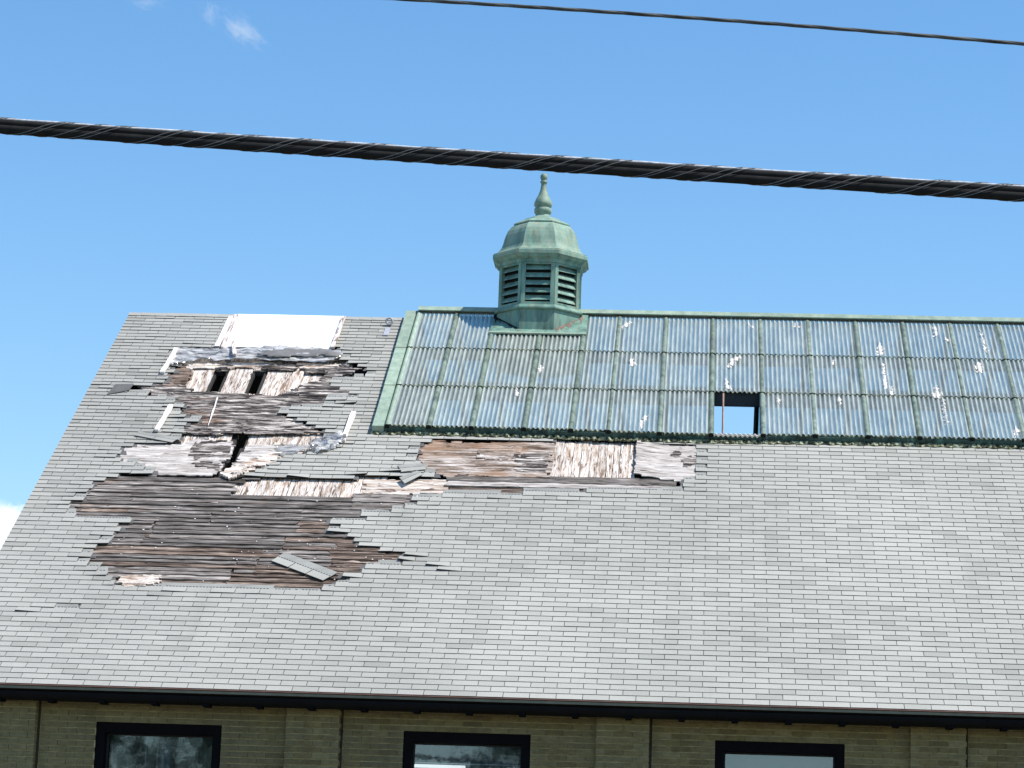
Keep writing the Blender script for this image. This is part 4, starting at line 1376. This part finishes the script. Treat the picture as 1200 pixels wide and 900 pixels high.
# ---------------------------------------------------------------- overhead lines
def curve_pts(p, x0, x1, n):
    """parabola through three (x, z) points, sampled between x0 and x1"""
    (a0, b0), (a1, b1), (a2, b2) = p
    def f(x):
        return b0 * (x - a1) * (x - a2) / ((a0 - a1) * (a0 - a2)) + b1 * (x - a0) * (x - a2) / ((a1 - a0) * (a1 - a2)) + b2 * (x - a0) * (x - a1) / ((a2 - a0) * (a2 - a1))
    return [(x0 + (x1 - x0) * i / n, f(x0 + (x1 - x0) * i / n)) for i in range(n + 1)]
def tube(path, rad, seg=10, jit=0.0):
    t = Mb()
    rows = []
    for i, (x, y, z) in enumerate(path):
        r_ = rad + R.uniform(-jit, jit)
        rows.append([(x, y + r_ * math.cos(2 * math.pi * j / seg), z + r_ * math.sin(2 * math.pi * j / seg)) for j in range(seg)])
    t.grid(rows, close=True)
    return t
cp = [(4.535, 5.207), (7.010, 5.072), (9.112, 4.968)]
CYY = -20.0
cabl = thing('utility_cable', 'thick black lashed cable bundle crossing the sky in front of the cupola', 'cable', (7, CYY, cp[1][1]))
line = curve_pts(cp, -6, 19.5, 220)
tube([(x, CYY, z - .013) for x, z in line], .0225, 14).build('lower_cable', m_cable, cabl, smooth=True)
tube([(x, CYY - .003, z + .0135) for x, z in line], .0165, 14).build('upper_cable', m_cable, cabl, smooth=True)
tube([(x, CYY - .004, z + .032 + R.uniform(-.0012, .0012)) for x, z in line], .0058, 8, .0012).build('support_strand', m_strand, cabl, smooth=True)
fz = lambda x: line[0][1] + 0
import bisect
lx = [q[0] for q in line]
def lz(x):
    i = max(1, min(len(lx) - 1, bisect.bisect(lx, x)))
    f_ = (x - lx[i - 1]) / (lx[i] - lx[i - 1])
    return line[i - 1][1] * (1 - f_) + line[i][1] * f_
for ph in (0.0, 0.55, 1.9, 3.3, 3.7):
    pts3 = []
    x = -5.9
    while x < 19.4:
        q = 2 * math.pi * x / .56 + ph + .25 * math.sin(x * 1.7 + ph)
        pts3.append((x, CYY - .0265 * math.cos(q), lz(x) + .001 + .0385 * math.sin(q)))
        x += .03
    t = Mb()
    rows = [[(x, y + .0019 * math.cos(j * 2.094), z + .0019 * math.sin(j * 2.094)) for j in range(3)] for x, y, z in pts3]
    t.grid(rows, close=True)
    t.build('lashing_wire', m_wire, cabl)
wp = [(5.958, 7.249), (7.757, 7.148), (9.575, 7.020)]
wl = curve_pts(wp, -6, 20, 200)
wir = thing('service_wire', 'thin twisted dark wire crossing the top right of the sky', 'wire', (8, -16, wp[1][1]))
for ph in (0, math.pi * 2 / 3, math.pi * 4 / 3):
    t = tube([(x, -16 + .0040 * math.cos(x * 9 + ph), z + .0040 * math.sin(x * 9 + ph)) for x, z in curve_pts(wp, -6, 20, 700)], .0082, 6)
    t.build('wire_strand', m_oldwire, wir, smooth=True)

# ---------------------------------------------------------------- clouds and the tree across the street
def wisp_mat(dens, centre, rad, sd_):
    k = N('thin cloud vapour')
    tc = k.n('ShaderNodeTexCoord')
    k.pos = tc.outputs['Object']
    f = k.noise((3.6, 3.6, 3.6) if not sd_ else (3.4, 3.4, 3.4), 7, .62, .9 if not sd_ else .2)
    ln = k.n('ShaderNodeVectorMath', operation='LENGTH')
    k.l(tc.outputs['Object'], ln.inputs[0])
    fall = k.span(ln.outputs['Value'], .1, 1.0, .20, -.25) if not sd_ else k.span(ln.outputs['Value'], .2, 1.0, .75, -.25)
    ad = k.n('ShaderNodeMath', operation='ADD')
    k.l(f, ad.inputs[0])
    k.l(fall, ad.inputs[1])
    d = k.span(ad.outputs[0], .52, .85 if not sd_ else .60, 0.0, dens)
    v = k.n('ShaderNodeVolumePrincipled')
    v.inputs['Color'].default_value = (.97, .97, .97, 1)
    k.l(d, v.inputs['Density'])
    k.l(v.outputs[0], k.out.inputs['Volume'])
    return k.m
def wisp(px_, rad, tilt, label, dens, puffy=0):
    bm = bmesh.new()
    bmesh.ops.create_icosphere(bm, subdivisions=3, radius=1)
    me = bpy.data.meshes.new('wispy_cloud')
    bm.to_mesh(me)
    bm.free()
    me.materials.append(wisp_mat(dens, px_, rad, puffy))
    o = bpy.data.objects.new('wispy_cloud', me)
    o.location = px_
    o.scale = rad
    o.rotation_euler = (0, tilt, 0)
    col.objects.link(o)
    tag(o, label, 'cloud')
wisp((-330.08, 1857.48, 648.08), (34, 40, 17), math.radians(32), 'small faint wisp of cloud above the thick cable, upper left', .035)
wisp((-353.56, 1853.49, 659.26), (14, 20, 20), math.radians(-20), 'faintest shred of cloud at the top left, right of the other shred', .03)
wisp((-398.96, 1848.84, 666.06), (26, 24, 12), 0, 'pale shred of cloud cut by the top edge of the sky', .022)

wisp((-508.47, 1927.67, 248.18), (84, 84, 78), 0, 'bright white puffy cloud peeping out behind the left roof edge', .2, 1)
def tree(x, y, h, seed, label):
    rr = random.Random(seed)
    o = thing('broadleaf_tree', label, 'tree', (x, y, 0))
    t = tube([(0, 0, 0), (0, 0, 1)], .1, 8)
    t = Mb()
    t.grid([[(x + r_ * math.cos(2 * math.pi * j / 10) + dx, y + r_ * math.sin(2 * math.pi * j / 10), z) for j in range(10)] for r_, z, dx in ((.42, 0, 0), (.3, .6, 0), (.24, h * .3, .1), (.13, h * .6, .2), (.04, h * .88, .1))], close=True)
    t.build('trunk', m_bark, o, smooth=True)
    t = Mb()
    clumps = []
    for i in range(34):
        a_ = rr.uniform(0, 6.283)
        zz = rr.uniform(.3, .98)
        rad = h * .32 * math.sqrt(max(.05, 1 - ((zz - .6) / .42) ** 2)) * rr.uniform(.4, 1)
        clumps.append(Vector((x + rad * math.cos(a_), y + rad * math.sin(a_), zz * h)))
    for c_ in clumps:
        for k in range(150):
            d = Vector((rr.gauss(0, 1), rr.gauss(0, 1), rr.gauss(0, .8))) * h * .055
            p = c_ + d
            e1 = Vector((rr.uniform(-1, 1), rr.uniform(-1, 1), rr.uniform(-1, 1))).normalized() * .14
            e2 = e1.orthogonal().normalized() * .09
            t.quad(tuple(p - e1), tuple(p + e2), tuple(p + e1), tuple(p - e2))
    t.build('crown', m_leaf, o, fix=False)
tree(-10, -60, 11, 3, 'leafy green tree across the street reflected in the leftmost window')
tree(2.0, -62, 10, 5, 'leafy green tree added across the street to darken the middle window')  # unseen tree added so the middle window reflects something dark
